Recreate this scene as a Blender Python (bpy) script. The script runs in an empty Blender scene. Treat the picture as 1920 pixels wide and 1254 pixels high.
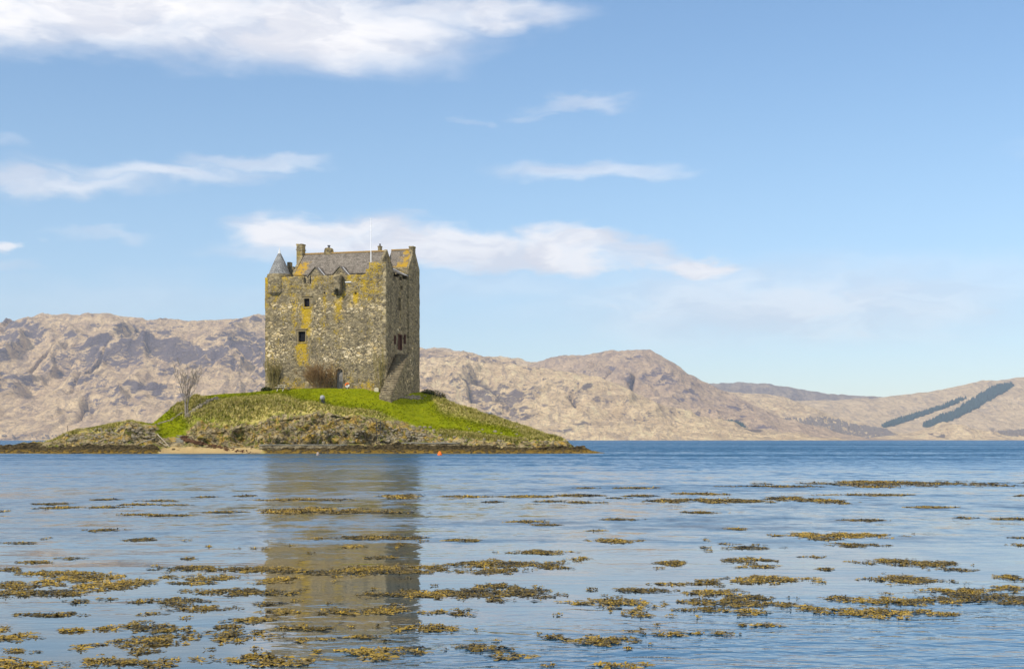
import bpy, bmesh, math, random
import numpy as np
from mathutils import Vector, Matrix

C = bpy.context.scene
COL = C.collection
R = math.radians
random.seed(7)
rng = np.random.default_rng(11)

# ------------------------------------------------------------------ camera
F = 50.0 / 36.0 * 1920.0        # focal length in photo pixels
HY = 824.5                      # row of the horizon in the photo
CH = 1.7                        # eye height above the water
cam_d = bpy.data.cameras.new('camera'); cam = bpy.data.objects.new('camera', cam_d); COL.objects.link(cam)
cam.location = (0, 0, CH); cam.rotation_euler = (R(90), 0, 0)
cam_d.lens = 50; cam_d.sensor_width = 36; cam_d.sensor_fit = 'HORIZONTAL'
cam_d.shift_y = (HY - 627.0) / 1920.0
cam_d.clip_start = 0.1; cam_d.clip_end = 80000
C.camera = cam
C.view_settings.view_transform = 'Standard'; C.view_settings.look = 'None'
C.view_settings.exposure = 0.30; C.view_settings.gamma = 1.0
C.cycles.use_denoising = True; C.cycles.use_adaptive_sampling = False
C.cycles.max_bounces = 6; C.cycles.volume_bounces = 0
C.cycles.transparent_max_bounces = 8

# ------------------------------------------------------------------ sun and sky
SUN_AZ = 50.0      # degrees to the left of straight behind the camera
SUN_EL = 40.0
ts = Vector((-math.sin(R(SUN_AZ)) * math.cos(R(SUN_EL)), -math.cos(R(SUN_AZ)) * math.cos(R(SUN_EL)), math.sin(R(SUN_EL))))
sun_d = bpy.data.lights.new('sun', 'SUN'); sun_d.energy = 4.0; sun_d.angle = R(0.53); sun_d.color = (1.0, 0.94, 0.84)
sun = bpy.data.objects.new('sun', sun_d); COL.objects.link(sun)
sun.rotation_euler = ts.to_track_quat('Z', 'Y').to_euler(); sun.location = (-60, -80, 120)


class NB:
    """small helper to wire shader nodes"""
    def __init__(self, tree):
        self.t = tree; self.n = tree.nodes; self.l = tree.links
    def set(self, sock, v):
        if hasattr(v, 'is_output') or isinstance(v, bpy.types.NodeSocket):
            self.l.new(v, sock)
        elif v is not None:
            try:
                sock.default_value = v
            except Exception:
                sock.default_value = (*v, 1.0) if len(v) == 3 else v[:3]
    def math(self, op, a, b=None, c=None, clamp=False):
        n = self.n.new('ShaderNodeMath'); n.operation = op; n.use_clamp = clamp
        for i, v in enumerate((a, b, c)):
            if v is not None: self.set(n.inputs[i], v)
        return n.outputs[0]
    def vmath(self, op, a, b=None, out=0):
        n = self.n.new('ShaderNodeVectorMath'); n.operation = op
        for i, v in enumerate((a, b)):
            if v is not None: self.set(n.inputs[i], v)
        return n.outputs[out]
    def noise(self, vec, scale=1.0, detail=4.0, rough=0.55, dist=0.0, out=0):
        n = self.n.new('ShaderNodeTexNoise'); self.set(n.inputs['Vector'], vec)
        n.inputs['Scale'].default_value = scale; n.inputs['Detail'].default_value = detail
        n.inputs['Roughness'].default_value = rough; n.inputs['Distortion'].default_value = dist
        return n.outputs[out]
    def voronoi(self, vec, scale=1.0, feature='F1', out='Color', rnd=1.0):
        n = self.n.new('ShaderNodeTexVoronoi'); n.feature = feature; self.set(n.inputs['Vector'], vec)
        n.inputs['Scale'].default_value = scale; n.inputs['Randomness'].default_value = rnd
        return n.outputs[out]
    def mapr(self, v, a, b, c=0.0, d=1.0, smooth=True):
        n = self.n.new('ShaderNodeMapRange'); n.interpolation_type = 'SMOOTHSTEP' if smooth else 'LINEAR'
        self.set(n.inputs['Value'], v)
        for k, x in zip(('From Min', 'From Max', 'To Min', 'To Max'), (a, b, c, d)): self.set(n.inputs[k], x)
        return n.outputs[0]
    def mix(self, fac, a, b, mode='MIX'):
        n = self.n.new('ShaderNodeMix'); n.data_type = 'RGBA'; n.blend_type = mode
        self.set(n.inputs[0], fac)
        for s, v in ((n.inputs[6], a), (n.inputs[7], b)):
            if isinstance(v, tuple) and len(v) == 3: v = (*v, 1.0)
            self.set(s, v)
        return n.outputs[2]
    def ramp(self, fac, stops, interp='LINEAR'):
        n = self.n.new('ShaderNodeValToRGB'); n.color_ramp.interpolation = interp
        e = n.color_ramp.elements
        while len(e) < len(stops): e.new(0.5)
        for el, (p, c) in zip(e, stops): el.position = p; el.color = (*c, 1.0)
        self.set(n.inputs[0], fac)
        return n.outputs[0]
    def sep(self, v):
        n = self.n.new('ShaderNodeSeparateXYZ'); self.set(n.inputs[0], v); return n.outputs
    def comb(self, x, y, z):
        n = self.n.new('ShaderNodeCombineXYZ')
        for i, v in enumerate((x, y, z)): self.set(n.inputs[i], v)
        return n.outputs[0]
    def attr(self, name, out='Fac'):
        n = self.n.new('ShaderNodeAttribute'); n.attribute_name = name; return n.outputs[out]
    def coord(self, out='Object'):
        return self.n.new('ShaderNodeTexCoord').outputs[out]
    def scale(self, v, s):
        return self.vmath('MULTIPLY', v, s)
    def bump(self, h, strength=0.5, dist=0.1, normal=None):
        n = self.n.new('ShaderNodeBump'); self.set(n.inputs['Height'], h)
        n.inputs['Strength'].default_value = strength; n.inputs['Distance'].default_value = dist
        if normal is not None: self.set(n.inputs['Normal'], normal)
        return n.outputs[0]


def material(name):
    m = bpy.data.materials.new(name); m.use_nodes = True
    for n in list(m.node_tree.nodes): m.node_tree.nodes.remove(n)
    nb = NB(m.node_tree)
    out = nb.n.new('ShaderNodeOutputMaterial'); p = nb.n.new('ShaderNodeBsdfPrincipled')
    nb.l.new(p.outputs[0], out.inputs[0])
    p.inputs['Roughness'].default_value = 0.9
    p.inputs['Specular IOR Level'].default_value = 0.04
    return m, nb, p


world = bpy.data.worlds.new('World'); C.world = world; world.use_nodes = True
W = NB(world.node_tree)
for n in list(W.n): W.n.remove(n)
w_out = W.n.new('ShaderNodeOutputWorld'); bg = W.n.new('ShaderNodeBackground'); W.l.new(bg.outputs[0], w_out.inputs[0])
SKY_STRENGTH = 0.14
bg.inputs['Strength'].default_value = SKY_STRENGTH
sky = W.n.new('ShaderNodeTexSky'); sky.sky_type = 'NISHITA'; sky.sun_disc = False
sky.sun_elevation = R(SUN_EL); sky.sun_rotation = R(180 + SUN_AZ)
sky.altitude = 0; sky.air_density = 1.0; sky.dust_density = 0.25; sky.ozone_density = 1.6
# clouds: soft banks laid out on the sky by direction (azimuth, elevation)
wdir = W.coord('Generated')
wx, wy, wz = W.sep(wdir)
az = W.math('ARCTAN2', wx, wy)
el = W.math('ARCSINE', wz)
sp = W.comb(az, el, 0.0)
n1 = W.noise(W.scale(sp, (14.0, 42.0, 1.0)), 1.0, 6.0, 0.52, 0.2, out=1)
n2 = W.noise(W.scale(sp, (45.0, 90.0, 1.0)), 1.0, 4.0, 0.5, 0.1, out=1)
warp = W.vmath('MULTIPLY', W.vmath('SUBTRACT', n1, (0.5, 0.5, 0.5)), (0.10, 0.034, 0.0))
warp2 = W.vmath('MULTIPLY', W.vmath('SUBTRACT', n2, (0.5, 0.5, 0.5)), (0.016, 0.010, 0.0))
spw = W.vmath('ADD', W.vmath('ADD', sp, warp), warp2)
CLOUDS = [  # photo column, row, half width, half height, opacity, softness
    (-60, 30, 260, 60, 1.0, 0.75), (260, 28, 380, 82, 1.0, 0.75), (600, 50, 320, 84, 1.0, 0.75), (880, 22, 190, 42, 0.9, 0.8), (-300, 10, 300, 90, 1, .75),
    (60, 338, 260, 24, 0.62, 0.8), (300, 322, 230, 22, 0.62, 0.8), (480, 303, 150, 17, 0.5, 0.8), (-200, 345, 200, 26, .7, .8),
    (1100, 198, 85, 15, 0.42, 0.9), (1010, 214, 50, 9, 0.22, 0.9), (905, 224, 26, 7, 0.16, 0.9),
    (1085, 318, 185, 19, 0.5, 0.8),
    (570, 448, 120, 40, 0.95, 0.55), (700, 452, 130, 44, 0.95, 0.5), (850, 462, 120, 38, 0.9, 0.5), (640, 480, 240, 28, 0.7, 0.8),
    (1060, 472, 150, 40, 0.95, 0.45), (960, 488, 180, 30, 0.85, 0.6), (1190, 482, 90, 24, 0.75, 0.6), (1310, 500, 95, 27, 0.9, 0.55),
    (5, 455, 38, 17, 0.85, 0.6), (170, 441, 100, 12, 0.28, 0.9), (25, 272, 55, 14, 0.22, 0.9), (30, 500, 60, 14, 0.25, 0.9),
    (1500, 565, 540, 90, 0.62, 1.0), (1700, 545, 240, 22, .45, 1.0), (1560, 612, 280, 20, .45, 1.0), (1140, 582, 60, 15, 0.4, 0.9), (1490, 602, 90, 16, 0.4, 0.9), (1860, 578, 60, 16, 0.4, 0.9), (760, 407, 70, 8, 0.25, .9),
    (1000, 540, 500, 40, 0.22, 0.95), (250, 560, 500, 40, 0.18, 0.95),
    (2300, 250, 300, 40, 0.6, 0.8), (2500, 420, 350, 45, 0.8, 0.7), (-700, 200, 300, 50, 0.8, 0.7), (-800, 420, 260, 45, .8, .7),
]
cl = None; shade = None
for (px, py, rx, ry, op, soft) in CLOUDS:
    a = math.atan((px - 960) / F); e = math.atan((HY - py) / F * math.cos(a))
    d = W.vmath('MULTIPLY', W.vmath('SUBTRACT', spw, (a, e, 0)), (F / rx * 0.93, F / ry * 0.93, 0))
    ln = W.vmath('LENGTH', d, out='Value')
    m = W.mapr(ln, 1.18, 1.12 - min(1.05, soft * 1.15), 0.0, op)
    cl = m if cl is None else W.math('MAXIMUM', cl, m)
bright = None  # extra-bright clouds added out of view to fill the castle's shaded side
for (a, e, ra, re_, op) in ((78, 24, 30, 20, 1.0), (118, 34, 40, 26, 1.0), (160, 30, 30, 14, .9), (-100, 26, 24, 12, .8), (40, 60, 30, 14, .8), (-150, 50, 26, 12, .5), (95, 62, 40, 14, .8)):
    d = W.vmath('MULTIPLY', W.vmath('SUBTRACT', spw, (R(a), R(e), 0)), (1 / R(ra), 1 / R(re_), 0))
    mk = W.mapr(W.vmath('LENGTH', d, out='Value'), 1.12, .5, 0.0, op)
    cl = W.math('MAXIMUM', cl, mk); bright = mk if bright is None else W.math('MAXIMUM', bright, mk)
body = W.noise(W.scale(spw, (11.0, 30.0, 1.0)), 1.0, 5.0, 0.55, 0.2)
cl = W.math('MULTIPLY', cl, W.mapr(body, 0.2, 0.55, 0.62, 1.0))
lit = W.noise(W.scale(W.vmath('ADD', spw, (0.0, -0.006, 0.0)), (16.0, 48.0, 1.0)), 1.0, 5.0, 0.55, 0.2)
K = 1.0 / SKY_STRENGTH
ccol = W.mix(W.mapr(lit, 0.36, 0.62), tuple(K * v for v in (0.67, 0.685, 0.75)), tuple(K * v for v in (0.90, 0.885, 0.89)))
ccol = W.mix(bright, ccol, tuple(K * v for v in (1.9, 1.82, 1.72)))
hs = W.n.new('ShaderNodeHueSaturation'); W.l.new(sky.outputs[0], hs.inputs['Color'])
hs.inputs['Saturation'].default_value = 1.17; hs.inputs['Value'].default_value = 0.90
skc = W.mix(1.0, hs.outputs[0], W.mix(W.mapr(el, 0.0, 0.22), (0.84, 0.915, 1.08), (1.0, 1.0, 1.0)), 'MULTIPLY')
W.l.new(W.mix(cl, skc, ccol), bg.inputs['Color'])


# ------------------------------------------------------------------ helpers
def tag(o, label=None, cat=None, group=None, kind=None):
    if label: o['label'] = label
    if cat: o['category'] = cat
    if group: o['group'] = group
    if kind: o['kind'] = kind
    return o

def empty(name, loc, rz=0.0):
    o = bpy.data.objects.new(name, None); COL.objects.link(o); o.location = loc; o.rotation_euler = (0, 0, rz)
    o.empty_display_size = 0.3
    return o

def mesh_obj(name, V, Fc, mat=None, parent=None, smooth=False, attrs=None):
    me = bpy.data.meshes.new(name)
    V = np.asarray(V, dtype=np.float32)
    if isinstance(Fc, np.ndarray) and Fc.ndim == 2:
        k = Fc.shape[1]; nf = len(Fc)
        me.vertices.add(len(V)); me.vertices.foreach_set('co', V.ravel())
        me.loops.add(nf * k); me.loops.foreach_set('vertex_index', Fc.astype(np.int32).ravel())
        me.polygons.add(nf); me.polygons.foreach_set('loop_start', np.arange(0, nf * k, k, dtype=np.int32))
        me.update(calc_edges=True); me.validate()
    else:
        me.from_pydata([tuple(map(float, v)) for v in V], [], [tuple(int(i) for i in f) for f in Fc])
    if smooth: me.polygons.foreach_set('use_smooth', np.ones(len(me.polygons), dtype=bool))
    if attrs:
        for k, a in attrs.items():
            a = np.asarray(a, dtype=np.float32)
            if a.ndim == 1:
                at = me.attributes.new(k, 'FLOAT', 'POINT'); at.data.foreach_set('value', a)
            else:
                if a.shape[1] == 3: a = np.c_[a, np.ones(len(a), np.float32)]
                at = me.attributes.new(k, 'FLOAT_COLOR', 'POINT'); at.data.foreach_set('color', np.ascontiguousarray(a, dtype=np.float32).ravel())
    me.update()
    o = bpy.data.objects.new(name, me); COL.objects.link(o)
    if mat: me.materials.append(mat)
    if parent: o.parent = parent
    return o

class MB:
    def __init__(self): self.v = []; self.f = []
    def add(self, v, f):
        k = len(self.v); self.v += [tuple(x) for x in v]; self.f += [tuple(i + k for i in q) for q in f]
    def box(self, x0, x1, y0, y1, z0, z1, M=None):
        v = [Vector(p) for p in ((x0, y0, z0), (x1, y0, z0), (x1, y1, z0), (x0, y1, z0), (x0, y0, z1), (x1, y0, z1), (x1, y1, z1), (x0, y1, z1))]
        if M: v = [M @ p for p in v]
        self.add(v, [(0, 3, 2, 1), (4, 5, 6, 7), (0, 1, 5, 4), (1, 2, 6, 5), (2, 3, 7, 6), (3, 0, 4, 7)])
    def lathe(self, prof, cx, cy, n=28):
        k = len(prof); v = []
        for (r, z) in prof:
            for i in range(n):
                t = 2 * math.pi * i / n; v.append((cx + r * math.cos(t), cy + r * math.sin(t), z))
        f = [(j * n + i, j * n + (i + 1) % n, (j + 1) * n + (i + 1) % n, (j + 1) * n + i) for j in range(k - 1) for i in range(n)]
        f.append(tuple(range(n - 1, -1, -1))); f.append(tuple((k - 1) * n + i for i in range(n)))
        self.add(v, f)
    def tube(self, pts, rad, n=5):
        pts = [Vector(p) for p in pts]
        if not hasattr(rad, '__len__'): rad = [rad] * len(pts)
        v = []
        for i, p in enumerate(pts):
            d = (pts[min(i + 1, len(pts) - 1)] - pts[max(i - 1, 0)]).normalized()
            a = d.orthogonal().normalized(); b = d.cross(a)
            for j in range(n):
                t = 2 * math.pi * j / n; v.append(p + (a * math.cos(t) + b * math.sin(t)) * rad[i])
        f = [(i * n + j, i * n + (j + 1) % n, (i + 1) * n + (j + 1) % n, (i + 1) * n + j) for i in range(len(pts) - 1) for j in range(n)]
        f.append(tuple(range(n - 1, -1, -1))); f.append(tuple((len(pts) - 1) * n + j for j in range(n)))
        self.add(v, f)
    def prism(self, poly, axis, a, b):
        """poly of (u, w) swept along an axis: 'y' -> (u, t, w), 'x' -> (t, u, w)"""
        n = len(poly)
        P = (lambda u, w, t: (u, t, w)) if axis == 'y' else (lambda u, w, t: (t, u, w))
        v = [P(u, w, a) for u, w in poly] + [P(u, w, b) for u, w in poly]
        f = [tuple(range(n)), tuple(range(2 * n - 1, n - 1, -1))] + [(i, i + n, (i + 1) % n + n, (i + 1) % n) for i in range(n)]
        self.add(v, f)
    def build(self, name, mat, parent=None, smooth=False, fix=True):
        o = mesh_obj(name, self.v, self.f, mat, parent, smooth)
        if fix:
            bm = bmesh.new(); bm.from_mesh(o.data); bmesh.ops.recalc_face_normals(bm, faces=bm.faces); bm.to_mesh(o.data); bm.free()
        return o

def _hash(ix, iy, iz, seed):
    h = (ix.astype(np.int64) * 374761393 + iy.astype(np.int64) * 668265263 + iz.astype(np.int64) * 2147483647 + seed * 1274126177) & 0xFFFFFFFF
    h = ((h ^ (h >> 13)) * 1274126177) & 0xFFFFFFFF
    h = ((h ^ (h >> 16)) * 2246822519) & 0xFFFFFFFF
    return ((h ^ (h >> 15)) & 0xFFFFFF) / float(0xFFFFFF)

def vnoise(x, y, z=0.0, seed=0):
    x = np.asarray(x, float); y = np.asarray(y, float) + 0 * x; z = np.asarray(z, float) + 0 * x
    ix, iy, iz = np.floor(x), np.floor(y), np.floor(z)
    fx, fy, fz = x - ix, y - iy, z - iz
    u, v, w = [t * t * t * (t * (t * 6 - 15) + 10) for t in (fx, fy, fz)]
    r = 0
    for dx in (0, 1):
        for dy in (0, 1):
            for dz in (0, 1):
                r = r + (u if dx else 1 - u) * (v if dy else 1 - v) * (w if dz else 1 - w) * _hash(ix + dx, iy + dy, iz + dz, seed)
    return r * 2 - 1

def fbm(x, y, z=0.0, oct=5, seed=0, gain=0.5, lac=2.03):
    s = 0; a = 1.0; t = 0
    for i in range(oct):
        s = s + a * vnoise(np.asarray(x) * lac ** i, np.asarray(y) * lac ** i, np.asarray(z) * lac ** i, seed + i * 17); t += a; a *= gain
    return s / t

def ridged(x, y, z=0.0, oct=5, seed=0, gain=0.5, lac=2.05):
    s = 0; a = 1.0; t = 0; w = 1.0
    for i in range(oct):
        n = 1 - np.abs(vnoise(np.asarray(x) * lac ** i, np.asarray(y) * lac ** i, np.asarray(z) * lac ** i, seed + i * 31))
        n = n * n * w; w = np.clip(n * 1.6, 0, 1); s = s + a * n; t += a; a *= gain
    return s / t

def grid_faces(nu, nv):
    i, j = np.meshgrid(np.arange(nu - 1), np.arange(nv - 1), indexing='ij')
    a = (i * nv + j).ravel()
    return np.stack([a, a + nv, a + nv + 1, a + 1], 1)

def wpt(px, py, Y):
    return Vector(((px - 960) / F * Y, Y, CH + (HY - py) / F * Y))

def sstep(x, a, b):
    t = np.clip((x - a) / (b - a), 0, 1); return t * t * (3 - 2 * t)


# ------------------------------------------------------------------ water
def water_material():
    m, nb, p = material('water')
    co = nb.coord('Object')
    x, y, z = nb.sep(co)
    p.inputs['IOR'].default_value = 1.44
    p.inputs['Specular IOR Level'].default_value = 0.5
    # wind: calm among the weed, ruffled from some 55 m out to the far shore
    wob = nb.noise(nb.scale(co, (0.012, 0.05, 1)), 1.0, 3.0)
    dist = nb.math('ADD', y, nb.math('MULTIPLY', nb.math('SUBTRACT', wob, 0.5), 26.0))
    far = nb.math('ADD', nb.math('MULTIPLY', nb.mapr(dist, 16.0, 30.0), 0.36), nb.math('MULTIPLY', nb.mapr(dist, 30.0, 175.0), 0.64))
    nearw = nb.math('MULTIPLY', nb.mapr(nb.math('ADD', y, nb.math('MULTIPLY', x, -0.55)), 17.0, 11.0), nb.mapr(x, -2.4, 0.5))
    nb.l.new(nb.mix(nb.math('MAXIMUM', nb.mapr(dist, 22.0, 90.0), nearw), nb.mix(nb.mapr(nb.noise(nb.scale(co, (0.5, 0.7, 1)), 1.0, 4.0, .6), .4, .62), (0.04, 0.056, 0.058), (0.095, 0.074, 0.036)), (0.014, 0.066, 0.120)), p.inputs['Base Color'])   # weedy shallows, then deep water
    # cat's paws: streaks where a breath of wind roughens the calm water
    streak = nb.noise(nb.scale(co, (0.05, 0.5, 1)), 1.0, 3.0, 0.5, 0.4)
    streak = nb.mapr(streak, 0.42, 0.66)
    near = nb.mapr(nb.math('ADD', y, nb.math('MULTIPLY', x, -0.55)), 14.5, 11.0)
    side = nb.mapr(x, -2.4, -0.9)
    calm = nb.math('ADD', 0.16, nb.math('MULTIPLY', streak, 0.30))
    calm = nb.math('ADD', calm, nb.math('MULTIPLY', nb.mapr(y, 17.0, 32.0), 0.7))
    calm = nb.math('ADD', calm, nb.math('MULTIPLY', nb.math('MULTIPLY', near, side), 1.5))
    # near ripples as bump
    h1 = nb.noise(nb.scale(co, (2.3, 4.0, 1)), 1.0, 2.0, 0.5, 0.5)
    h2 = nb.noise(nb.scale(co, (7.0, 11.0, 1)), 1.0, 2.0, 0.5, 0.4)
    h3 = nb.noise(nb.scale(co, (0.5, 1.1, 1)), 1.0, 1.0)
    h = nb.math('ADD', nb.math('MULTIPLY', h1, 0.013), nb.math('ADD', nb.math('MULTIPLY', h2, 0.0030), nb.math('MULTIPLY', h3, 0.02)))
    h = nb.math('MULTIPLY', h, calm)
    b = nb.bump(h, 1.0, 1.0)
    streak2 = nb.mapr(nb.noise(nb.scale(co, (0.06, 0.16, 1)), 1.0, 4.0, 0.6, 0.5), 0.40, 0.60)
    # far waves: slopes of many small facets
    s1 = nb.noise(nb.scale(co, (1.5, 0.9, 1)), 1.0, 4.0, 0.65, 0.3, out=1)
    s2 = nb.noise(nb.scale(co, (0.05, 0.08, 1)), 1.0, 3.0, 0.6, 0.3)
    s3 = nb.noise(nb.scale(co, (0.35, 0.085, 1)), 1.0, 4.0, 0.65, 0.3)
    band = nb.noise(nb.scale(co, (0.004, 0.03, 1)), 1.0, 4.0, 0.6, 0.2)
    amp = nb.math('MULTIPLY', far, nb.mapr(s2, 0.3, 0.7, 0.55, 0.95))
    slope = nb.vmath('MULTIPLY', nb.vmath('SUBTRACT', s1, (0.5, 0.5, 0.5)), nb.comb(amp, amp, 0.0))
    ty_ = nb.math('ADD', nb.mapr(band, 0.3, 0.7, 0.09, 0.27), nb.math('MULTIPLY', nb.math('SUBTRACT', s3, 0.5), 0.42))
    tilt = nb.comb(0.0, nb.math('MULTIPLY', nb.math('MULTIPLY', far, nb.math('MAXIMUM', far, nb.math('ADD', 0.18, nb.math('MULTIPLY', streak2, 0.85)))), nb.math('MULTIPLY', ty_, -1.0)), 0.0)
    nn = nb.vmath('NORMALIZE', nb.vmath('ADD', b, nb.vmath('ADD', slope, tilt)))
    nb.l.new(nn, p.inputs['Normal'])
    nb.l.new(nb.mapr(dist, 25.0, 110.0, 0.02, 0.16), p.inputs['Roughness'])
    return m

W_M = water_material()
wv = [(-8700, -190, 0), (8700, -190, 0), (8700, 13850, 0), (-8700, 13850, 0)]
water = mesh_obj('water', wv, [(0, 1, 2, 3)], W_M); tag(water, kind='structure')
sea = mesh_obj('seabed', [(-8700, -190, -3), (8700, -190, -3), (8700, 13850, -3), (-8700, 13850, -3)], [(0, 1, 2, 3)], None); tag(sea, kind='structure')
sm, nb, p = material('seabed'); p.inputs['Base Color'].default_value = (0.08, 0.07, 0.05, 1); sea.data.materials.append(sm)


# ------------------------------------------------------------------ far hills
def hill_material(name, tan, tan2, rock, scale=1.0, rocky=0.5):
    m, nb, p = material(name)
    co = nb.coord('Object')
    rk = nb.attr('rock'); gl = nb.attr('gully')
    n_big = nb.noise(co, 0.0022 * scale, 5.0, 0.6)
    n_mid = nb.noise(nb.scale(co, (1, 1, 2.0)), 0.009 * scale, 6.0, 0.68, 0.6)
    n_fine = nb.noise(nb.scale(co, (1, 1, 2.0)), 0.035 * scale, 5.0, 0.7, 0.8)
    n_bits = nb.noise(nb.scale(co, (1, 0.6, 1.6)), 0.075 * scale, 4.0, 0.7, 0.5)
    c = nb.mix(nb.mapr(n_mid, 0.40, 0.60), tan, tan2)
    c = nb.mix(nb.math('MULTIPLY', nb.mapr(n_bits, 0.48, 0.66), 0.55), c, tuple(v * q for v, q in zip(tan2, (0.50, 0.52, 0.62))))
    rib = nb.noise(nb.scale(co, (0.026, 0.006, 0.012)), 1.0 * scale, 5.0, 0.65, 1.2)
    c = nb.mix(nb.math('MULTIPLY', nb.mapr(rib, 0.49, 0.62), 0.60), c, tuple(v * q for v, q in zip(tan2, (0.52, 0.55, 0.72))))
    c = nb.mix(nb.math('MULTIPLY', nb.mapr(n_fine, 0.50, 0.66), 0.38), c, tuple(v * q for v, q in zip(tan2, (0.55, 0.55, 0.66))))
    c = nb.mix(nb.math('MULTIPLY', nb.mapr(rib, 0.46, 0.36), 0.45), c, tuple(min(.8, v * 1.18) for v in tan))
    f = nb.math('ADD', nb.math('ADD', nb.math('MULTIPLY', rk, 0.8), nb.math('MULTIPLY', nb.math('SUBTRACT', n_mid, 0.5), 1.3)),
                nb.math('ADD', nb.math('MULTIPLY', nb.math('SUBTRACT', n_big, 0.5), 0.9), nb.math('MULTIPLY', nb.math('SUBTRACT', n_fine, 0.5), 1.6)))
    f = nb.mapr(f, 0.60 - rocky * 0.5, 0.84 - rocky * 0.5)
    c = nb.mix(nb.math('MULTIPLY', f, 0.85), c, rock)
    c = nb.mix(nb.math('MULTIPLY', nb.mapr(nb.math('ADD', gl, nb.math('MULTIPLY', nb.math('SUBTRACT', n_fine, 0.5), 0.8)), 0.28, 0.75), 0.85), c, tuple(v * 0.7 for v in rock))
    nb.l.new(c, p.inputs['Base Color'])
    hh = nb.math('ADD', n_mid, nb.math('MULTIPLY', n_fine, 0.5))
    nb.l.new(nb.bump(hh, 1.0, 46.0 / scale), p.inputs['Normal'])
    p.inputs['Roughness'].default_value = 1.0; p.inputs['Specular IOR Level'].default_value = 0.0
    return m

def interp_smooth(xs, ys, x):
    """monotone-ish cubic through the points"""
    xs = np.array(xs, float); ys = np.array(ys, float)
    m = np.gradient(ys, xs); k = np.clip(np.searchsorted(xs, x) - 1, 0, len(xs) - 2)
    h = xs[k + 1] - xs[k]; t = np.clip((x - xs[k]) / h, 0, 1)
    m = m * 0.8
    return ys[k] * (1 + 2 * t) * (1 - t) ** 2 + h * m[k] * t * (1 - t) ** 2 + ys[k + 1] * t * t * (3 - 2 * t) + h * m[k + 1] * t * t * (t - 1)

HILL = {}
def hill(name, crest, Ys, Yc, mat, seed, res=7.0, nv=200, rough=0.16, gully=0.10, bulge=0.85, wl=420.0, shore=None, edge=0.028, crag=0.0):
    """a hillside rising from the shore at depth Ys to its crest at depth Yc"""
    px = np.array([c[0] for c in crest], float); py = np.array([c[1] for c in crest], float)
    X0, X1 = (px[0] - 960) / F * Yc, (px[-1] - 960) / F * Yc
    nu = int((X1 - X0) / res)
    X = np.linspace(X0, X1, nu); P = X / Yc * F + 960
    ZC = CH + (HY - interp_smooth(px, py, P)) / F * Yc
    ys_ = np.full(nu, float(Ys)) if shore is None else np.interp(P, [s[0] for s in shore], [s[1] for s in shore])
    v = np.r_[np.linspace(-0.06, 1.0, nv), np.linspace(1.03, 1.9, 24)]
    XX, VV = np.meshgrid(X, v, indexing='ij')
    YS = ys_[:, None] + 0 * VV; ZZC = ZC[:, None] + 0 * VV
    wob = fbm(XX / (wl * 2.2), 3.1, 0, 4, seed + 5)
    YY = YS + (Yc - YS) * VV + wob * 0.10 * (Yc - YS) * (1 - np.clip(VV, 0, 1)) ** 1.0
    vc = np.clip(VV, 0, 1)
    base = vc ** bulge * (1 - 0.10 * np.sin(vc * math.pi * 2))
    base = np.where(VV > 1, 1 - (VV - 1) * 1.1, base); base = np.where(VV < 0, VV * 2.0, base)
    env = np.sin(np.clip(vc, 0, 1) * math.pi) ** 0.75 + np.where(VV > 1, np.clip((VV - 1) * 2, 0, .5), 0)
    wx_ = XX + 0.35 * wl * fbm(XX / wl, YY / wl, 0, 4, seed + 9)
    wy_ = YY + 0.35 * wl * fbm(XX / wl + 7, YY / wl, 0, 4, seed + 19)
    rg = ridged(wx_ / wl, wy_ / (wl * 1.5), 0, 6, seed)
    rg = rg + 0.42 * (ridged(wx_ / (wl * 0.30) + 5.1, wy_ / (wl * 0.42), 0, 5, seed + 61) - 0.4)
    gl = ridged(wx_ / (wl * 0.62) + 3.3, wy_ / (wl * 3.2), 0, 4, seed + 77)
    fb = fbm(wx_ / (wl * 1.6), wy_ / (wl * 1.6), 0, 6, seed + 3)
    H = np.maximum(ZZC, 30.0)
    amp = 1.45 * rough * (60 + 0.75 * H)
    z = ZZC * base + env * amp * ((rg - 0.45) * 1.1 + fb * 1.1) - env * 1.3 * gully * (50 + 0.7 * H) * sstep(gl, 0.62, 0.95)
    z += ZZC * edge * fbm(XX / (wl * 0.12), YY / (wl * 0.2), 0, 4, seed + 8) * vc ** 2
    z = np.where((VV > 0.015) & (VV < 1.0), np.maximum(z, 1.5 + 9 * vc), z)
    steep = np.abs(np.gradient(z, axis=1)) / np.maximum(np.abs(np.gradient(YY, axis=1)), 0.1)
    rock = np.clip(sstep(steep, 0.30, 0.95) * 0.65 + crag * sstep(vc, .35, .7) + 0.60 * fbm(XX / (wl * .7), YY / (wl * .7), 0, 4, seed + 40), 0, 1)
    gm = sstep(gl, 0.70, 0.93) * env
    V = np.stack([XX, YY, z], 2).reshape(-1, 3)
    HILL[name] = (X, YY, z, P)
    o = mesh_obj('hills', V, grid_faces(nu, len(v)), mat, smooth=True, attrs={'rock': rock.ravel(), 'gully': gm.ravel()})
    tag(o, kind='structure')
    return o

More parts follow.
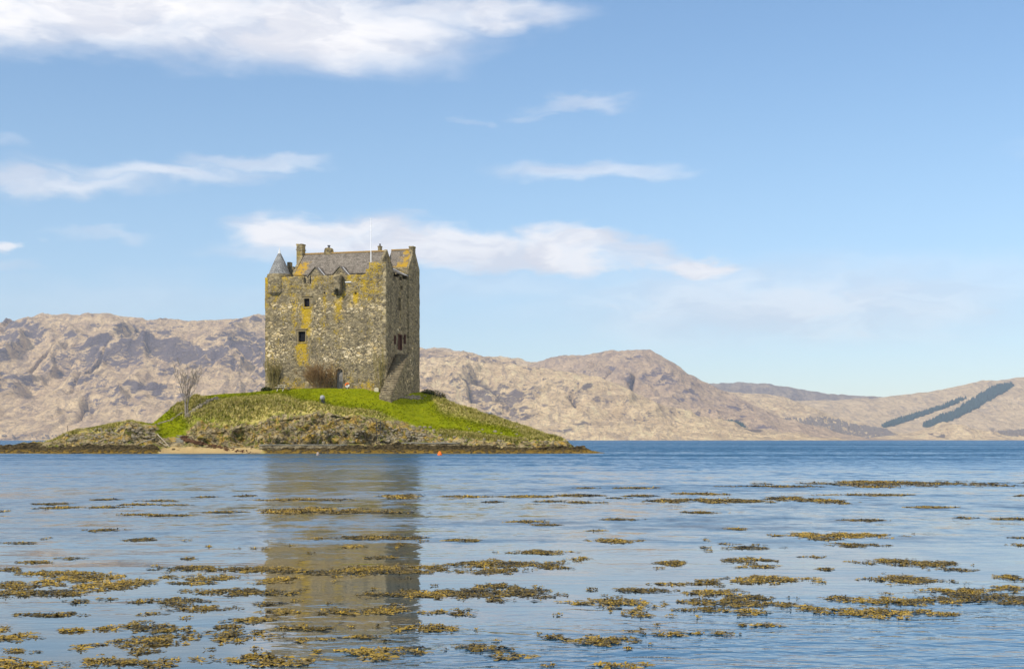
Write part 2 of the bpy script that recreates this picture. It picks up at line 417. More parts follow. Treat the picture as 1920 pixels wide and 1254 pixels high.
TAN = (0.70, 0.51, 0.29); TAN2 = (0.50, 0.355, 0.22); ROCK = (0.12, 0.108, 0.135)
hm_a = hill_material('hillside_heather', TAN, TAN2, ROCK, 1.0, 0.56)
hm_b = hill_material('hillside_straw', (0.76, 0.565, 0.32), (0.60, 0.43, 0.245), (0.15, 0.125, 0.13), 1.0, 0.26)
hm_c = hill_material('hillside_dome', (0.58, 0.42, 0.26), (0.46, 0.325, 0.215), (0.13, 0.115, 0.145), 1.0, 0.50)
hm_d = hill_material('hillside_far', (0.40, 0.31, 0.22), (0.28, 0.22, 0.17), (0.11, 0.10, 0.10), 0.7, 0.5)
hm_g = hill_material('hillside_grass', (0.70, 0.52, 0.31), (0.60, 0.44, 0.26), (0.26, 0.20, 0.16), 0.8, 0.16)
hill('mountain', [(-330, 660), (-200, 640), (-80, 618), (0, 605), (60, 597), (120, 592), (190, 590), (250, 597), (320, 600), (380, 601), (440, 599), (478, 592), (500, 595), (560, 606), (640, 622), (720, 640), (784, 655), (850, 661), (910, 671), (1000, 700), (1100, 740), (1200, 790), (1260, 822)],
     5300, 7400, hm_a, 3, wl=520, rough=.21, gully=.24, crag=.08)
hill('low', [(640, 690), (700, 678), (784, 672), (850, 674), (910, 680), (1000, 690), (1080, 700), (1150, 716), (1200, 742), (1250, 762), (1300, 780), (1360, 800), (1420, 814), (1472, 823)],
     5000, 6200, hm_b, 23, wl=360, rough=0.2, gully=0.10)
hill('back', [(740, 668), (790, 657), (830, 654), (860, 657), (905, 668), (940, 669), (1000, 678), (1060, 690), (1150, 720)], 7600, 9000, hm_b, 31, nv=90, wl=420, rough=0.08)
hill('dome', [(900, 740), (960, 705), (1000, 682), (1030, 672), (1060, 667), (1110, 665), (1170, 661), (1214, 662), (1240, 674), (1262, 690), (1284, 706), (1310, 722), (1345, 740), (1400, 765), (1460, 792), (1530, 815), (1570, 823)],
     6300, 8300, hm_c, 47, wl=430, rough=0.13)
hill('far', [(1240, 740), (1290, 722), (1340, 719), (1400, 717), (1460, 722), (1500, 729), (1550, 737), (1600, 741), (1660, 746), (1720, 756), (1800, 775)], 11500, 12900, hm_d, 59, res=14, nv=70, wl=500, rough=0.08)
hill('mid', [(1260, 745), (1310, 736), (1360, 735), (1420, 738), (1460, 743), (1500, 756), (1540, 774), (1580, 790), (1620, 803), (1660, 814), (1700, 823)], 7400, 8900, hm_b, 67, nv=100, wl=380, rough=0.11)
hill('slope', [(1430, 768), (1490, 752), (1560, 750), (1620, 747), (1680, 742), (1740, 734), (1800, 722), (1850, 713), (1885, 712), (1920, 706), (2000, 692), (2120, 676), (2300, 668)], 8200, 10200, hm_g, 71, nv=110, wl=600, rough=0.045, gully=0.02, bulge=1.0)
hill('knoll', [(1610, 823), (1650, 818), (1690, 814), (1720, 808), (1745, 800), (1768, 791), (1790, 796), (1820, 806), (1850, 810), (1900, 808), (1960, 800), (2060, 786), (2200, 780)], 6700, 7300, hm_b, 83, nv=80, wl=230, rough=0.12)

def on_hill(name, px, frac):
    """a point on a built hillside: column of the photo, height fraction of the crest"""
    X, YY, z, P = HILL[name]
    i = int(np.clip(np.searchsorted(P, px), 0, len(P) - 1)); 
    prow = HY - (z[i] - CH) / YY[i] * F
    return i

def hill_at(name, px, py):
    """the point of a hillside seen in a given direction"""
    X, YY, z, P = HILL[name]
    px_all = X[:, None] / YY * F + 960; prow = HY - (z - CH) / YY * F
    nv = YY.shape[1] - 24
    d = (px_all[:, 6:nv] - px) ** 2 + 1.5 * (prow[:, 6:nv] - py) ** 2
    k = np.unravel_index(np.argmin(d), d.shape)
    return Vector((X[k[0]], YY[k[0], k[1] + 6], z[k[0], k[1] + 6]))

# conifer plantations and shore woods: far-off masses of trees
def conifer_mass(name, hname, poly, n, h0, h1, mat, label, cat, wid=0.34, seed=1):
    rr = random.Random(seed)
    xs = [p_[0] for p_ in poly]; ys = [p_[1] for p_ in poly]
    def inside(x, y):
        c = False; j = len(poly) - 1
        for i in range(len(poly)):
            if (poly[i][1] > y) != (poly[j][1] > y) and x < (poly[j][0] - poly[i][0]) * (y - poly[i][1]) / (poly[j][1] - poly[i][1]) + poly[i][0]: c = not c
            j = i
        return c
    X, YY, z, P = HILL[hname]
    nv = YY.shape[1] - 24
    px_all = (X[:, None] / YY * F + 960)[:, :nv]; prow = (HY - (z - CH) / YY * F)[:, :nv]
    mask = (px_all > min(xs) - 2) & (px_all < max(xs) + 2) & (prow > min(ys) - 2) & (prow < max(ys) + 2)
    idx = np.argwhere(mask)
    keep = [k for k in idx if inside(px_all[k[0], k[1]], prow[k[0], k[1]])]
    mb = MB()
    if not keep: return None
    for _ in range(n):
        k = keep[rr.randrange(len(keep))]
        x = X[k[0]] + rr.uniform(-6, 6); y = YY[k[0], k[1]] + rr.uniform(-8, 8); zz = z[k[0], k[1]] - 2
        h = rr.uniform(h0, h1); r = h * wid * rr.uniform(0.7, 1.2)
        t0 = rr.uniform(0, 6.3); v = []
        for (q, zf) in ((1.0, 0.0), (0.75, 0.45)):
            for i in range(5):
                t = t0 + i * 1.2566; v.append((x + r * q * rr.uniform(.8, 1.2) * math.cos(t), y + r * q * math.sin(t), zz + h * zf))
        v.append((x, y, zz + h))
        f = [(i, (i + 1) % 5, 5 + (i + 1) % 5, 5 + i) for i in range(5)] + [(5 + i, 5 + (i + 1) % 5, 10) for i in range(5)]
        mb.add(v, f)
    o = mb.build(name, mat, fix=False)
    tag(o, label, cat, kind='stuff')
    return o

fm, nb, p = material('conifer_foliage')
nz = nb.noise(nb.coord('Object'), 0.05, 3.0)
nb.l.new(nb.mix(nz, (0.028, 0.055, 0.058), (0.05, 0.085, 0.08)), p.inputs['Base Color'])
wm, nb, p = material('bare_woodland')
nz = nb.noise(nb.coord('Object'), 0.03, 3.0)
nb.l.new(nb.mix(nz, (0.13, 0.115, 0.105), (0.22, 0.18, 0.15)), p.inputs['Base Color'])
conifer_mass('conifer_plantation', 'slope', [(1657, 802), (1655, 797), (1700, 782), (1760, 764), (1803, 747), (1811, 748), (1780, 763), (1720, 784), (1675, 799)], 700, 11, 28, fm, 'narrow dark strip of conifers crossing the pale grassy slope', 'conifers', seed=2)
conifer_mass('conifer_plantation', 'slope', [(1730, 800), (1748, 789), (1792, 771), (1832, 746), (1862, 727), (1893, 720), (1902, 724), (1878, 738), (1835, 764), (1795, 784), (1748, 803)], 1250, 12, 34, fm, 'broad dark band of conifers running up to the skyline of the grassy slope', 'conifers', seed=3)
conifer_mass('conifer_plantation', 'dome', [(1332, 794), (1372, 791), (1392, 797), (1400, 808), (1375, 806)], 500, 14, 22, fm, 'dark low belt of conifers in the valley mouth behind the pale point', 'conifers', seed=4)
conifer_mass('woodland', 'mid', [(1390, 792), (1460, 786), (1550, 782), (1600, 797), (1660, 806), (1690, 823), (1440, 823)], 1500, 10, 18, wm, 'grey-brown bare woodland along the foot of the far valley', 'woodland', wid=0.6, seed=5)
conifer_mass('woodland', 'knoll', [(1870, 812), (1890, 801), (1925, 800), (1990, 806), (1980, 818), (1890, 818)], 350, 8, 15, wm, 'dark scrub on the rocky knoll at the right shore', 'woodland', wid=0.6, seed=6)
conifer_mass('woodland', 'mountain', [(-60, 824), (-60, 816), (60, 815), (110, 815), (112, 823)], 70, 5, 9, wm, 'thin dark line of shore trees under the brown mountain', 'woodland', wid=0.6, seed=8)

# two white cottages on the far shore
cw, nb, p = material('white_render'); p.inputs['Base Color'].default_value = (0.75, 0.74, 0.70, 1)
cr, nb, p = material('slate_far'); p.inputs['Base Color'].default_value = (0.12, 0.12, 0.13, 1)
cd, nb, p = material('dark_glass'); p.inputs['Base Color'].default_value = (0.02, 0.022, 0.025, 1); p.inputs['Roughness'].default_value = 0.4
for (px, w, label) in ((1626, 17, 'larger white cottage at the foot of the far valley, under the conifer slope'), (1511, 9, 'smaller white cottage at the edge of the far bare woodland')):
    Y = 6560.0
    root = empty('cottage', ((px - 960) / F * Y, Y, 3.0)); tag(root, label, 'cottage', 'white cottages on the far shore')
    m = MB(); m.prism([(-w / 2, -6), (w / 2, -6), (w / 2, 5), (-w / 2, 5)], 'y', -3.5, 3.5); m.prism([(-3.5, 5.003), (3.5, 5.003), (0, 8)], 'x', -w / 2, w / 2); m.build('wall', cw, root)
    m = MB(); m.prism([(-4, 5), (0, 8.4), (4, 5), (4, 5.4), (0, 8.9), (-4, 5.4)], 'x', -w / 2 - .4, w / 2 + .4); rf = m.build('roof', cr, root)
    for sx in (-w / 2 + 1, w / 2 - 1):
        m = MB(); m.box(sx - .7, sx + .7, -.7, .7, 8, 10.5); m.build('chimney', cw, rf)
    for k in range(3):
        m = MB(); m.box(-w * .3 + k * w * .3 - .6, -w * .3 + k * w * .3 + .6, -3.56, -3.3, 1.5, 3.2); m.build('window', cd, root)


# ------------------------------------------------------------------ the island
COLS = [  # photo column: (depth, row) of weed top, cliff foot, cliff top, lawn edge, crest; zone letters for the six nodes from the waterline up
    (-260, [(179, 850.5), (180, 850.5), (181, 850.5), (182, 850.5), (184, 850.5)], 'dddddd'),
    (-150, [(179, 848.5), (180, 847), (181, 845.5), (182, 844.5), (184, 843.5)], 'dddddd'),
    (0, [(179.5, 845), (181, 842), (182, 840), (183, 838), (185, 836.5)], 'dddddd'),
    (60, [(179.5, 843), (181, 839), (182, 836.5), (183.5, 834.5), (185.5, 833)], 'dddddr'),
    (100, [(180, 840), (181, 833), (182.3, 829), (183.5, 826.5), (186, 825)], 'ddrrrt'),
    (130, [(180, 838), (181, 831), (182.5, 822), (183.8, 815), (186, 812)], 'ddrrrt'),
    (200, [(180, 838), (181, 831), (182.3, 815), (183.8, 803), (187, 796)], 'ddrrtl'),
    (245, [(180, 838), (181, 831), (182.3, 812), (183.8, 800), (187, 793)], 'ddrrrt'),
    (285, [(180, 838), (181, 832), (182, 816), (183.5, 803), (188, 794)], 'ddrrrl'),
    (306, [(180, 846), (183, 833), (184.5, 813), (186.5, 803), (192, 778)], 'ssrlll'),
    (335, [(180, 847), (183.5, 832), (185.5, 809), (187.5, 797), (193, 757)], 'ssrllt'),
    (365, [(180, 847), (183.5, 832), (185, 812), (187.5, 775), (193, 745)], 'ssrrtt'),
    (400, [(180, 847), (183, 832), (184.5, 806), (187.5, 760), (194, 740)], 'ssrrtl'),
    (470, [(180, 846), (182.5, 833), (184.3, 797), (187.5, 752), (196, 735)], 'ssrrtl'),
    (520, [(179.8, 845), (181.5, 834), (183.7, 787), (187.3, 750), (196, 730)], 'ddrrtl'),
    (600, [(179.8, 842), (181.2, 834), (183.3, 776), (186.8, 753), (192.5, 728)], 'ddrrll'),
    (680, [(179.8, 841), (181.2, 833), (183.2, 782), (186.3, 764), (191.8, 728)], 'ddrrll'),
    (735, [(179.8, 840), (181.2, 832), (183, 800), (186, 774), (190.5, 741)], 'ddrrll'),
    (790, [(179.8, 840), (181.2, 831), (183, 810), (186, 789), (199, 735)], 'ddrrll'),
    (830, [(179.8, 840), (181.2, 831), (182.8, 813), (185.5, 798), (197, 749)], 'ddrtlt'),
    (872, [(179.8, 840), (181.2, 832), (182.8, 816), (185.5, 803), (195, 763)], 'ddrtlt'),
    (918, [(179.8, 840), (181, 833), (182.5, 821), (185, 811), (193, 778)], 'ddrtlt'),
    (963, [(179.8, 841), (181, 834), (182.5, 825), (184.5, 816), (191, 791.5)], 'ddrtlt'),
    (1008, [(179.8, 842), (181, 837), (182.3, 830), (184, 823), (189, 810)], 'ddrrtt'),
    (1054, [(179.8, 844), (181, 840), (182.2, 836), (183.5, 831), (187, 826)], 'dddrrt'),
    (1084, [(179.8, 847), (181, 844.5), (182, 842.5), (183, 840.5), (185.5, 839)], 'dddddr'),
    (1111, [(179.5, 850.2), (180.5, 849.8), (181.5, 849.2), (182.5, 848.8), (184, 848.6)], 'dddddd'),
    (1150, [(179, 853), (180, 853), (181, 853), (182, 853), (184, 853)], 'dddddd'),
]
ZL = 'rtlsd'
cpx = np.array([c[0] for c in COLS], float)
nodes_Y = np.array([[176.0, 177.8] + [q[0] for q in c[1]] + [c[1][-1][0] + 12, c[1][-1][0] + 26] for c in COLS])
nz_ = []
for c in COLS:
    zs = [CH + (HY - q[1]) / F * q[0] for q in c[1]]
    nz_.append([-0.7, 0.0 if zs[0] > 0.01 else -0.3] + zs + [max(zs[-1] - 0.35, -0.5) if zs[-1] > 6 else zs[-1] * 0.6 - 0.2, -1.2])
nodes_z = np.array(nz_)
nodes_zone = np.zeros((len(COLS), 9, 5))
for i, c in enumerate(COLS):
    zz = c[2][0] + c[2] + c[2][-1] + 't'
    for j, ch in enumerate(zz): nodes_zone[i, j, ZL.index(ch)] = 1.0

def island_fields(P, v):
    """P photo columns, v node parameter 0..8 (same shape) -> base x, y, z, zones"""
    k = np.clip(np.searchsorted(cpx, P) - 1, 0, len(cpx) - 2); t = np.clip((P - cpx[k]) / (cpx[k + 1] - cpx[k]), 0, 1)
    j = np.clip(np.floor(v).astype(int), 0, 7); s = v - j
    def bil(A):
        a = A[k, j]; b = A[k, j + 1]; c = A[k + 1, j]; d = A[k + 1, j + 1]
        if A.ndim == 3: s_ = s[..., None]; t_ = t[..., None]
        else: s_ = s; t_ = t
        return (a * (1 - s_) + b * s_) * (1 - t_) + (c * (1 - s_) + d * s_) * t_
    Y = bil(nodes_Y); z = bil(nodes_z); zone = bil(nodes_zone)
    return (P - 960) / F * Y, Y, z, zone

nu = 900
# node parameter samples: dense on the faces turned to the viewer
vs = np.r_[np.linspace(0, 1, 5)[:-1], np.linspace(1, 2, 16)[:-1], np.linspace(2, 3, 22)[:-1], np.linspace(3, 4, 64)[:-1], np.linspace(4, 5, 52)[:-1], np.linspace(5, 6, 70)[:-1], np.linspace(6, 7, 26)[:-1], np.linspace(7, 8, 20)]
PP, VV = np.meshgrid(np.linspace(-258, 1149, nu), vs, indexing='ij')
# wander the columns so that zones and ridges do not run straight
PW = PP + 9 * fbm(PP / 40, VV * 1.3, 0, 3, 201) * np.clip(np.minimum(VV, 6 - VV), 0, 1)
IX, IY, IZ, ZONE = island_fields(np.clip(PW, -259, 1149), VV)
IX = (PP - 960) / F * IY
_b = 1.5 * np.exp(-((VV - 4.45) / 0.42) ** 2) * sstep(PP, 360, 440) * sstep(PP, 760, 690)
ZONE[..., 1] += _b; ZONE /= ZONE.sum(-1, keepdims=True)
rockw = ZONE[..., 0]; tusw = ZONE[..., 1]; lawnw = ZONE[..., 2]; sandw = ZONE[..., 3]; darkw = ZONE[..., 4]
# slabs lean to the right: shear the rock noise
u1 = IX * 0.8 + IZ * 0.75
w1 = IZ * 0.55 - IX * 0.35
rk1 = ridged(u1 / 2.6, w1 / 2.2, IY / 3.5, 5, 301)
rk2 = fbm(u1 / 0.9, w1 / 0.7, IY / 0.9, 4, 303)
blk = np.round((fbm(IX / 1.7 + IZ * 0.35, IZ / 1.3, IY / 1.8, 3, 309) + 1) * 4) / 4 - 1
front = np.clip(VV - 1.0, 0, 1) * (VV < 7.6)
fac = front * (rockw * 1.0 + 0.35 * tusw + 0.35 * darkw)
rk0 = ridged(u1 / 6.5, w1 / 3.6, IY / 8, 3, 333)
push = fac * (1.9 * (rk0 - .45) + 1.35 * (rk1 - 0.40) + 0.55 * rk2 + 0.75 * blk)
steep = sstep(np.abs(np.gradient(IZ, axis=1)) / np.maximum(np.abs(np.gradient(IY, axis=1)), 0.01), 0.5, 1.6)
IY2 = IY - push * (0.35 + 0.75 * steep)
tus = fbm(IX / 0.75, IY / 0.75, IZ / 0.75, 3, 311)
tus2 = fbm(IX / 2.6, IY / 2.6, 0, 3, 317)
IZ2 = IZ + push * 0.42 + front * (tusw * (0.20 * tus + 0.22 * tus2) + lawnw * (0.05 * tus + 0.07 * tus2) + darkw * (0.22 * rk2 + 0.10 * tus) + sandw * 0.03 * tus2)
# the crest stays close to the photographed skyline
IV = np.stack([IX, IY2, IZ2], 2).reshape(-1, 3)

def island_material():
    m, nb, p = material('island_ground')
    co = nb.coord('Object')
    za = nb.attr('zone_a', 'Color'); zb = nb.attr('zone_b', 'Color')
    ra, ta, la = nb.sep(za); sa, da, _ = nb.sep(zb)
    x, y, z = nb.sep(co)
    nA = nb.noise(co, 0.45, 6.0, 0.65, 0.3); nB = nb.noise(co, 1.9, 5.0, 0.7); nC = nb.noise(co, 5.5, 3.0, 0.7)
    nD = nb.noise(co, 0.16, 4.0, 0.6)
    jit = nb.math('ADD', nb.math('MULTIPLY', nb.math('SUBTRACT', nA, 0.5), 1.0), nb.math('MULTIPLY', nb.math('SUBTRACT', nB, 0.5), 0.7))
    # tussock: straw and moss
    tus = nb.mix(nb.mapr(nb.math('ADD', nB, nb.math('MULTIPLY', nb.math('SUBTRACT', nD, .5), 1.2)), 0.36, 0.62), (0.18, 0.19, 0.022), (0.44, 0.36, 0.11))
    tus = nb.mix(nb.mapr(nC, 0.56, 0.72), tus, (0.52, 0.42, 0.18))
    tus = nb.mix(nb.mapr(nb.noise(co, 2.6, 4.0, 0.7), 0.62, 0.74), tus, (0.10, 0.09, 0.03))
    # lawn
    lawn = nb.mix(nb.mapr(nA, 0.35, 0.65), (0.145, 0.172, 0.002), (0.205, 0.22, 0.003))
    lawn = nb.mix(nb.math('MULTIPLY', nb.mapr(nC, 0.45, 0.75), 0.45), lawn, (0.24, 0.25, 0.012))
    # rock: leaning slabs of grey-tan stone with ochre lichen
    sh = nb.comb(nb.math('ADD', nb.math('MULTIPLY', x, 0.8), nb.math('MULTIPLY', z, 0.75)), y, nb.math('SUBTRACT', nb.math('MULTIPLY', z, 0.5), nb.math('MULTIPLY', x, 0.3)))
    st = nb.noise(nb.scale(sh, (1.0, 0.6, 2.8)), 1.1, 6.0, 0.7, 0.6)
    rock = nb.ramp(st, [(0.30, (0.035, 0.030, 0.02)), (0.43, (0.17, 0.135, 0.08)), (0.54, (0.31, 0.245, 0.135)), (0.74, (0.48, 0.385, 0.22))])
    rock = nb.mix(nb.math('MULTIPLY', nb.mapr(nb.noise(co, 0.8, 5.0, 0.7), 0.47, 0.62), 0.75), rock, (0.38, 0.235, 0.03))
    rock = nb.mix(nb.mapr(nb.noise(co, 1.3, 5.0, 0.72, 0.5), 0.51, 0.60), rock, (0.15, 0.15, 0.03))
    crack = nb.voronoi(nb.scale(sh, (0.9, 0.9, 1.6)), 1.0, 'DISTANCE_TO_EDGE', 'Distance')
    rock = nb.mix(nb.math('MULTIPLY', nb.mapr(crack, 0.07, 0.0), 0.8), rock, (0.03, 0.027, 0.02))
    # sand
    sand = nb.mix(nA, (0.33, 0.23, 0.10), (0.47, 0.345, 0.165))
    sand = nb.mix(nb.mapr(nb.noise(nb.scale(co, (0.6, 2.0, 2.0)), 1.0, 4.0, 0.65), 0.58, 0.70), sand, (0.16, 0.11, 0.05))
    # weed-covered rock below the high-water line
    weed = nb.mix(nb.mapr(nB, 0.40, 0.64), (0.018, 0.015, 0.009), (0.085, 0.062, 0.026))
    weed = nb.mix(nb.math('MULTIPLY', nb.mapr(z, 0.65, 0.15), nb.mapr(nB, 0.30, 0.55)), weed, (0.20, 0.125, 0.022))
    c = tus
    def over(c, top, w, k=0.9, lo=0.40, hi=0.60):
        return nb.mix(nb.mapr(nb.math('ADD', w, nb.math('MULTIPLY', jit, k)), lo, hi), c, top)
    c = over(c, lawn, la, 0.8, 0.36, 0.62)
    c = over(c, rock, ra, 1.0, 0.34, 0.50)
    c = over(c, weed, da, 0.6)
    c = over(c, sand, sa, 0.5, 0.42, 0.55)
    nb.l.new(c, p.inputs['Base Color'])
    h = nb.math('ADD', nb.math('MULTIPLY', st, nb.math('MULTIPLY', ra, 0.5)), nb.math('ADD', nb.math('MULTIPLY', nB, 0.25), nb.math('MULTIPLY', nC, 0.10)))
    nb.l.new(nb.bump(h, 1.0, 0.9), p.inputs['Normal'])
    return m

isl_m = island_material()
island = mesh_obj('island', IV, grid_faces(nu, len(vs)), isl_m, smooth=True,
                  attrs={'zone_a': ZONE[..., :3].reshape(-1, 3), 'zone_b': np.c_[ZONE[..., 3].ravel(), ZONE[..., 4].ravel(), np.zeros(ZONE[..., 3].size)]})
tag(island, kind='structure')

def ground_z(x, y):
    """height of the island at (x, y), read off its mesh"""
    d = (IV[:, 0] - x) ** 2 + (IV[:, 1] - y) ** 2
    k = np.argpartition(d, 4)[:4]; w = 1 / (d[k] + 1e-3)
    return float((IV[k, 2] * w).sum() / w.sum())

def on_island(px, py):
    """the point of the island seen in a given direction"""
    c = int(np.argmin(np.abs(PP[:, 0] - px)))
    best = None
    for cc in range(max(0, c - 1), min(nu, c + 2)):
        yy = IY2[cc]; zz = IZ2[cc]; row = HY - (zz - CH) / yy * F
        k = int(np.argmin(np.abs(row[:len(vs) - 40] - py) + 0.02 * np.arange(len(vs) - 40)))
        cand = (abs(row[k] - py), Vector(((px - 960) / F * yy[k], yy[k], zz[k])))
        if best is None or cand[0] < best[0]: best = cand
    return best[1]

# grass: tufts on the slopes
def grass_tufts():
    flat = (ZONE[..., 1] * 1.0 + ZONE[..., 2] * 0.14) * np.clip(1 - 2.2 * ZONE[..., 0], 0, 1) * (VV > 2.8) * (VV < 6.9)
    flat = flat.ravel(); prob = flat / flat.sum()
    N = 30000
    k = rng.choice(len(flat), N, p=prob)
    base = IV[k] + np.c_[rng.uniform(-.06, .06, N), rng.uniform(-.06, .06, N), np.full(N, -0.03)]
    lawn = ZONE[..., 2].ravel()[k]
    nbld = 4
    a = rng.uniform(0, 2 * math.pi, (N, nbld)); hgt = rng.uniform(0.14, 0.42, (N, nbld)) * (1 - 0.72 * lawn[:, None]); lean = rng.uniform(0.05, 0.30, (N, nbld)) * (1 - 0.6 * lawn[:, None])
    wd = rng.uniform(0.03, 0.07, (N, nbld))
    off = rng.uniform(-0.12, 0.12, (N, nbld, 2))
    bx = base[:, None, 0] + off[..., 0]; by = base[:, None, 1] + off[..., 1]; bz = base[:, None, 2] + 0 * a
    ca, sa = np.cos(a), np.sin(a)
    v0 = np.stack([bx - sa * wd, by + ca * wd, bz], -1); v1 = np.stack([bx + sa * wd, by - ca * wd, bz], -1)
    v2 = np.stack([bx + ca * lean, by + sa * lean - 0.03, bz + hgt], -1)
    V = np.stack([v0, v1, v2], 2).reshape(-1, 3); Fc = np.arange(len(V)).reshape(-1, 3)
    tone = np.repeat(rng.uniform(0, 1, N), nbld * 3); lw = np.repeat(lawn, nbld * 3)
    return V, Fc, tone, lw

gm_, nb, p = material('grass_blades')
tone = nb.attr('tone'); lw = nb.attr('lawn')
straw = nb.ramp(tone, [(0.0, (0.14, 0.14, 0.022)), (0.3, (0.24, 0.24, 0.035)), (0.6, (0.44, 0.37, 0.11)), (1.0, (0.56, 0.46, 0.20))])
gre = nb.ramp(tone, [(0.0, (0.135, 0.16, 0.002)), (0.7, (0.20, 0.22, 0.004)), (1.0, (0.30, 0.28, 0.02))])
nb.l.new(nb.mix(nb.mapr(lw, 0.3, 0.7), straw, gre), p.inputs['Base Color'])
gV, gF, gt, gl_ = grass_tufts()
grass = mesh_obj('grass', gV, gF, gm_, attrs={'tone': gt, 'lawn': gl_}); tag(grass, 'green and straw-coloured grass tufts over the island slopes', 'grass', kind='stuff')


# ------------------------------------------------------------------ castle
CA = R(16.0)
CY = 192.0
root_p = Vector(((723 - 960) / F * CY, CY, 8.7))
castle = empty('castle', root_p, -CA)
tag(castle, 'tall rubble-stone tower house with slate roofs standing on the grassy islet', 'castle')
ca_, sa_ = math.cos(CA), math.sin(CA)

def _local(t, px, py):
    dxr = (px - 960) / F
    wx_, wy_, wz_ = t * dxr, t, CH + (HY - py) / F * t
    dx, dy = wx_ - root_p.x, wy_ - root_p.y
    return Vector((ca_ * dx - sa_ * dy, sa_ * dx + ca_ * dy, wz_ - root_p.z))
def FR(px, py, inset=0.0):
    dxr = (px - 960) / F
    return _local((inset + sa_ * root_p.x + ca_ * root_p.y) / (sa_ * dxr + ca_), px, py)
def SD(px, py, out=0.0):
    dxr = (px - 960) / F
    return _local((out + ca_ * root_p.x - sa_ * root_p.y) / (ca_ * dxr - sa_), px, py)
def c2w(v):
    return Vector((root_p.x + ca_ * v[0] + sa_ * v[1], root_p.y - sa_ * v[0] + ca_ * v[1], root_p.z + v[2]))

WX = FR(497, 600).x                # left end of the front wall (negative)
D = SD(784, 600).y                 # depth of the side wall
HP = FR(600, 517).z                # parapet top
HB = FR(708, 491).z                # raised corner block
HWALK = HP - 1.3

def stone_material(name, dark=1.0, pale=1.0, lich=1.0, cell=2.5):
    m, nb, p = material(name)
    co = nb.coord('Object')
    warp = nb.vmath('MULTIPLY', nb.vmath('SUBTRACT', nb.noise(co, 1.6, 3.0, 0.5, 0, out=1), (.5, .5, .5)), (0.35, 0.35, 0.25))
    cw_ = nb.vmath('ADD', co, warp)
    strk = nb.noise(nb.scale(co, (0.9, 0.9, 0.10)), 1.0, 4.0, 0.6)
    sc = nb.scale(cw_, (cell, cell, cell * 1.55))
    cellc = nb.voronoi(sc, 1.0, 'F1', 'Color'); r1, r2, r3 = nb.sep(cellc)
    edge = nb.voronoi(sc, 1.0, 'DISTANCE_TO_EDGE', 'Distance')
    small = nb.voronoi(nb.scale(cw_, (cell * 2.3, cell * 2.3, cell * 3.4)), 1.0, 'F1', 'Color'); q1, q2, q3 = nb.sep(small)
    big = nb.noise(co, 0.33, 4.0, 0.6); mid = nb.noise(co, 1.1, 4.0, 0.65); fine = nb.noise(co, 7.0, 3.0, 0.65)
    base = nb.ramp(r1, [(0.0, tuple(v * dark for v in (0.085, 0.070, 0.047))), (0.35, tuple(v * dark for v in (0.175, 0.142, 0.085))), (0.7, tuple(v * dark for v in (0.25, 0.20, 0.115))), (1.0, tuple(v * dark for v in (0.33, 0.265, 0.15)))])
    base = nb.mix(nb.math('MULTIPLY', nb.mapr(q1, 0.55, 1.0), 0.5), base, tuple(v * dark for v in (0.40, 0.335, 0.215)))
    base = nb.mix(nb.math('MULTIPLY', nb.mapr(q2, 0.5, 0.0), 0.45), base, tuple(v * dark for v in (0.075, 0.068, 0.055)))
    pcell = nb.scale(cw_, (cell * .72, cell * .72, cell * 1.25)); pcol = nb.voronoi(pcell, 1.0, 'F1', 'Color'); r3, r2, _p = nb.sep(pcol); edge2 = nb.voronoi(pcell, 1.0, 'DISTANCE_TO_EDGE', 'Distance')
    pick = nb.math('ADD', r2, nb.math('ADD', nb.math('MULTIPLY', nb.math('SUBTRACT', big, 0.5), 1.5), nb.attr('pale')))
    pl = nb.mapr(pick, 1.0, 1.10)
    pl = nb.math('MULTIPLY', pl, nb.mapr(nb.math('ADD', edge2, nb.math('MULTIPLY', nb.math('SUBTRACT', fine, .5), .45)), 0.06, 0.20))
    pl = nb.math('MAXIMUM', pl, nb.math('MULTIPLY', nb.mapr(nb.math('ADD', q3, nb.math('ADD', nb.math('MULTIPLY', nb.math('SUBTRACT', big, .5), 1.0), nb.attr('pale'))), 1.02, 1.12), 0.8))
    base = nb.mix(nb.math('MULTIPLY', pl, pale), base, nb.mix(r3, (0.56, 0.40, 0.17), (0.72, 0.60, 0.40)))
    # mortar and deep joints
    base = nb.mix(nb.math('MULTIPLY', nb.mapr(edge, 0.05, 0.0), 0.35), base, tuple(v * dark for v in (0.095, 0.085, 0.062)))
    # weathering: grey-green and warm washes
    base = nb.mix(nb.math('MULTIPLY', nb.mapr(mid, 0.48, 0.70), 0.35), base, (0.17, 0.14, 0.065))
    base = nb.mix(nb.math('MULTIPLY', nb.mapr(strk, 0.50, 0.68), 0.45), base, tuple(v * dark for v in (0.115, 0.095, 0.065)))
    # lichen
    la = nb.attr('lichen')
    lv = nb.math('ADD', nb.math('MULTIPLY', la, lich), nb.math('ADD', nb.math('MULTIPLY', nb.math('SUBTRACT', mid, 0.5), 1.5), nb.math('MULTIPLY', nb.math('SUBTRACT', fine, 0.5), 1.7)))
    lc = nb.mix(nb.noise(co, 2.2, 3.0), (0.56, 0.34, 0.004), (0.34, 0.245, 0.012))
    base = nb.mix(nb.math('MULTIPLY', nb.mapr(lv, 0.45, 0.85), 0.85), base, lc)
    nb.l.new(base, p.inputs['Base Color'])
    hh = nb.math('ADD', nb.math('ADD', nb.mapr(edge, 0.0, 0.22), nb.math('MULTIPLY', r1, 0.5)), nb.math('MULTIPLY', fine, 0.5))
    nb.l.new(nb.bump(hh, 0.7, 0.06), p.inputs['Normal'])
    return m

ST = stone_material('rubble_stone')
STL = stone_material('lichen_stone', 1.05, 0.5, 1.0, 1.6)

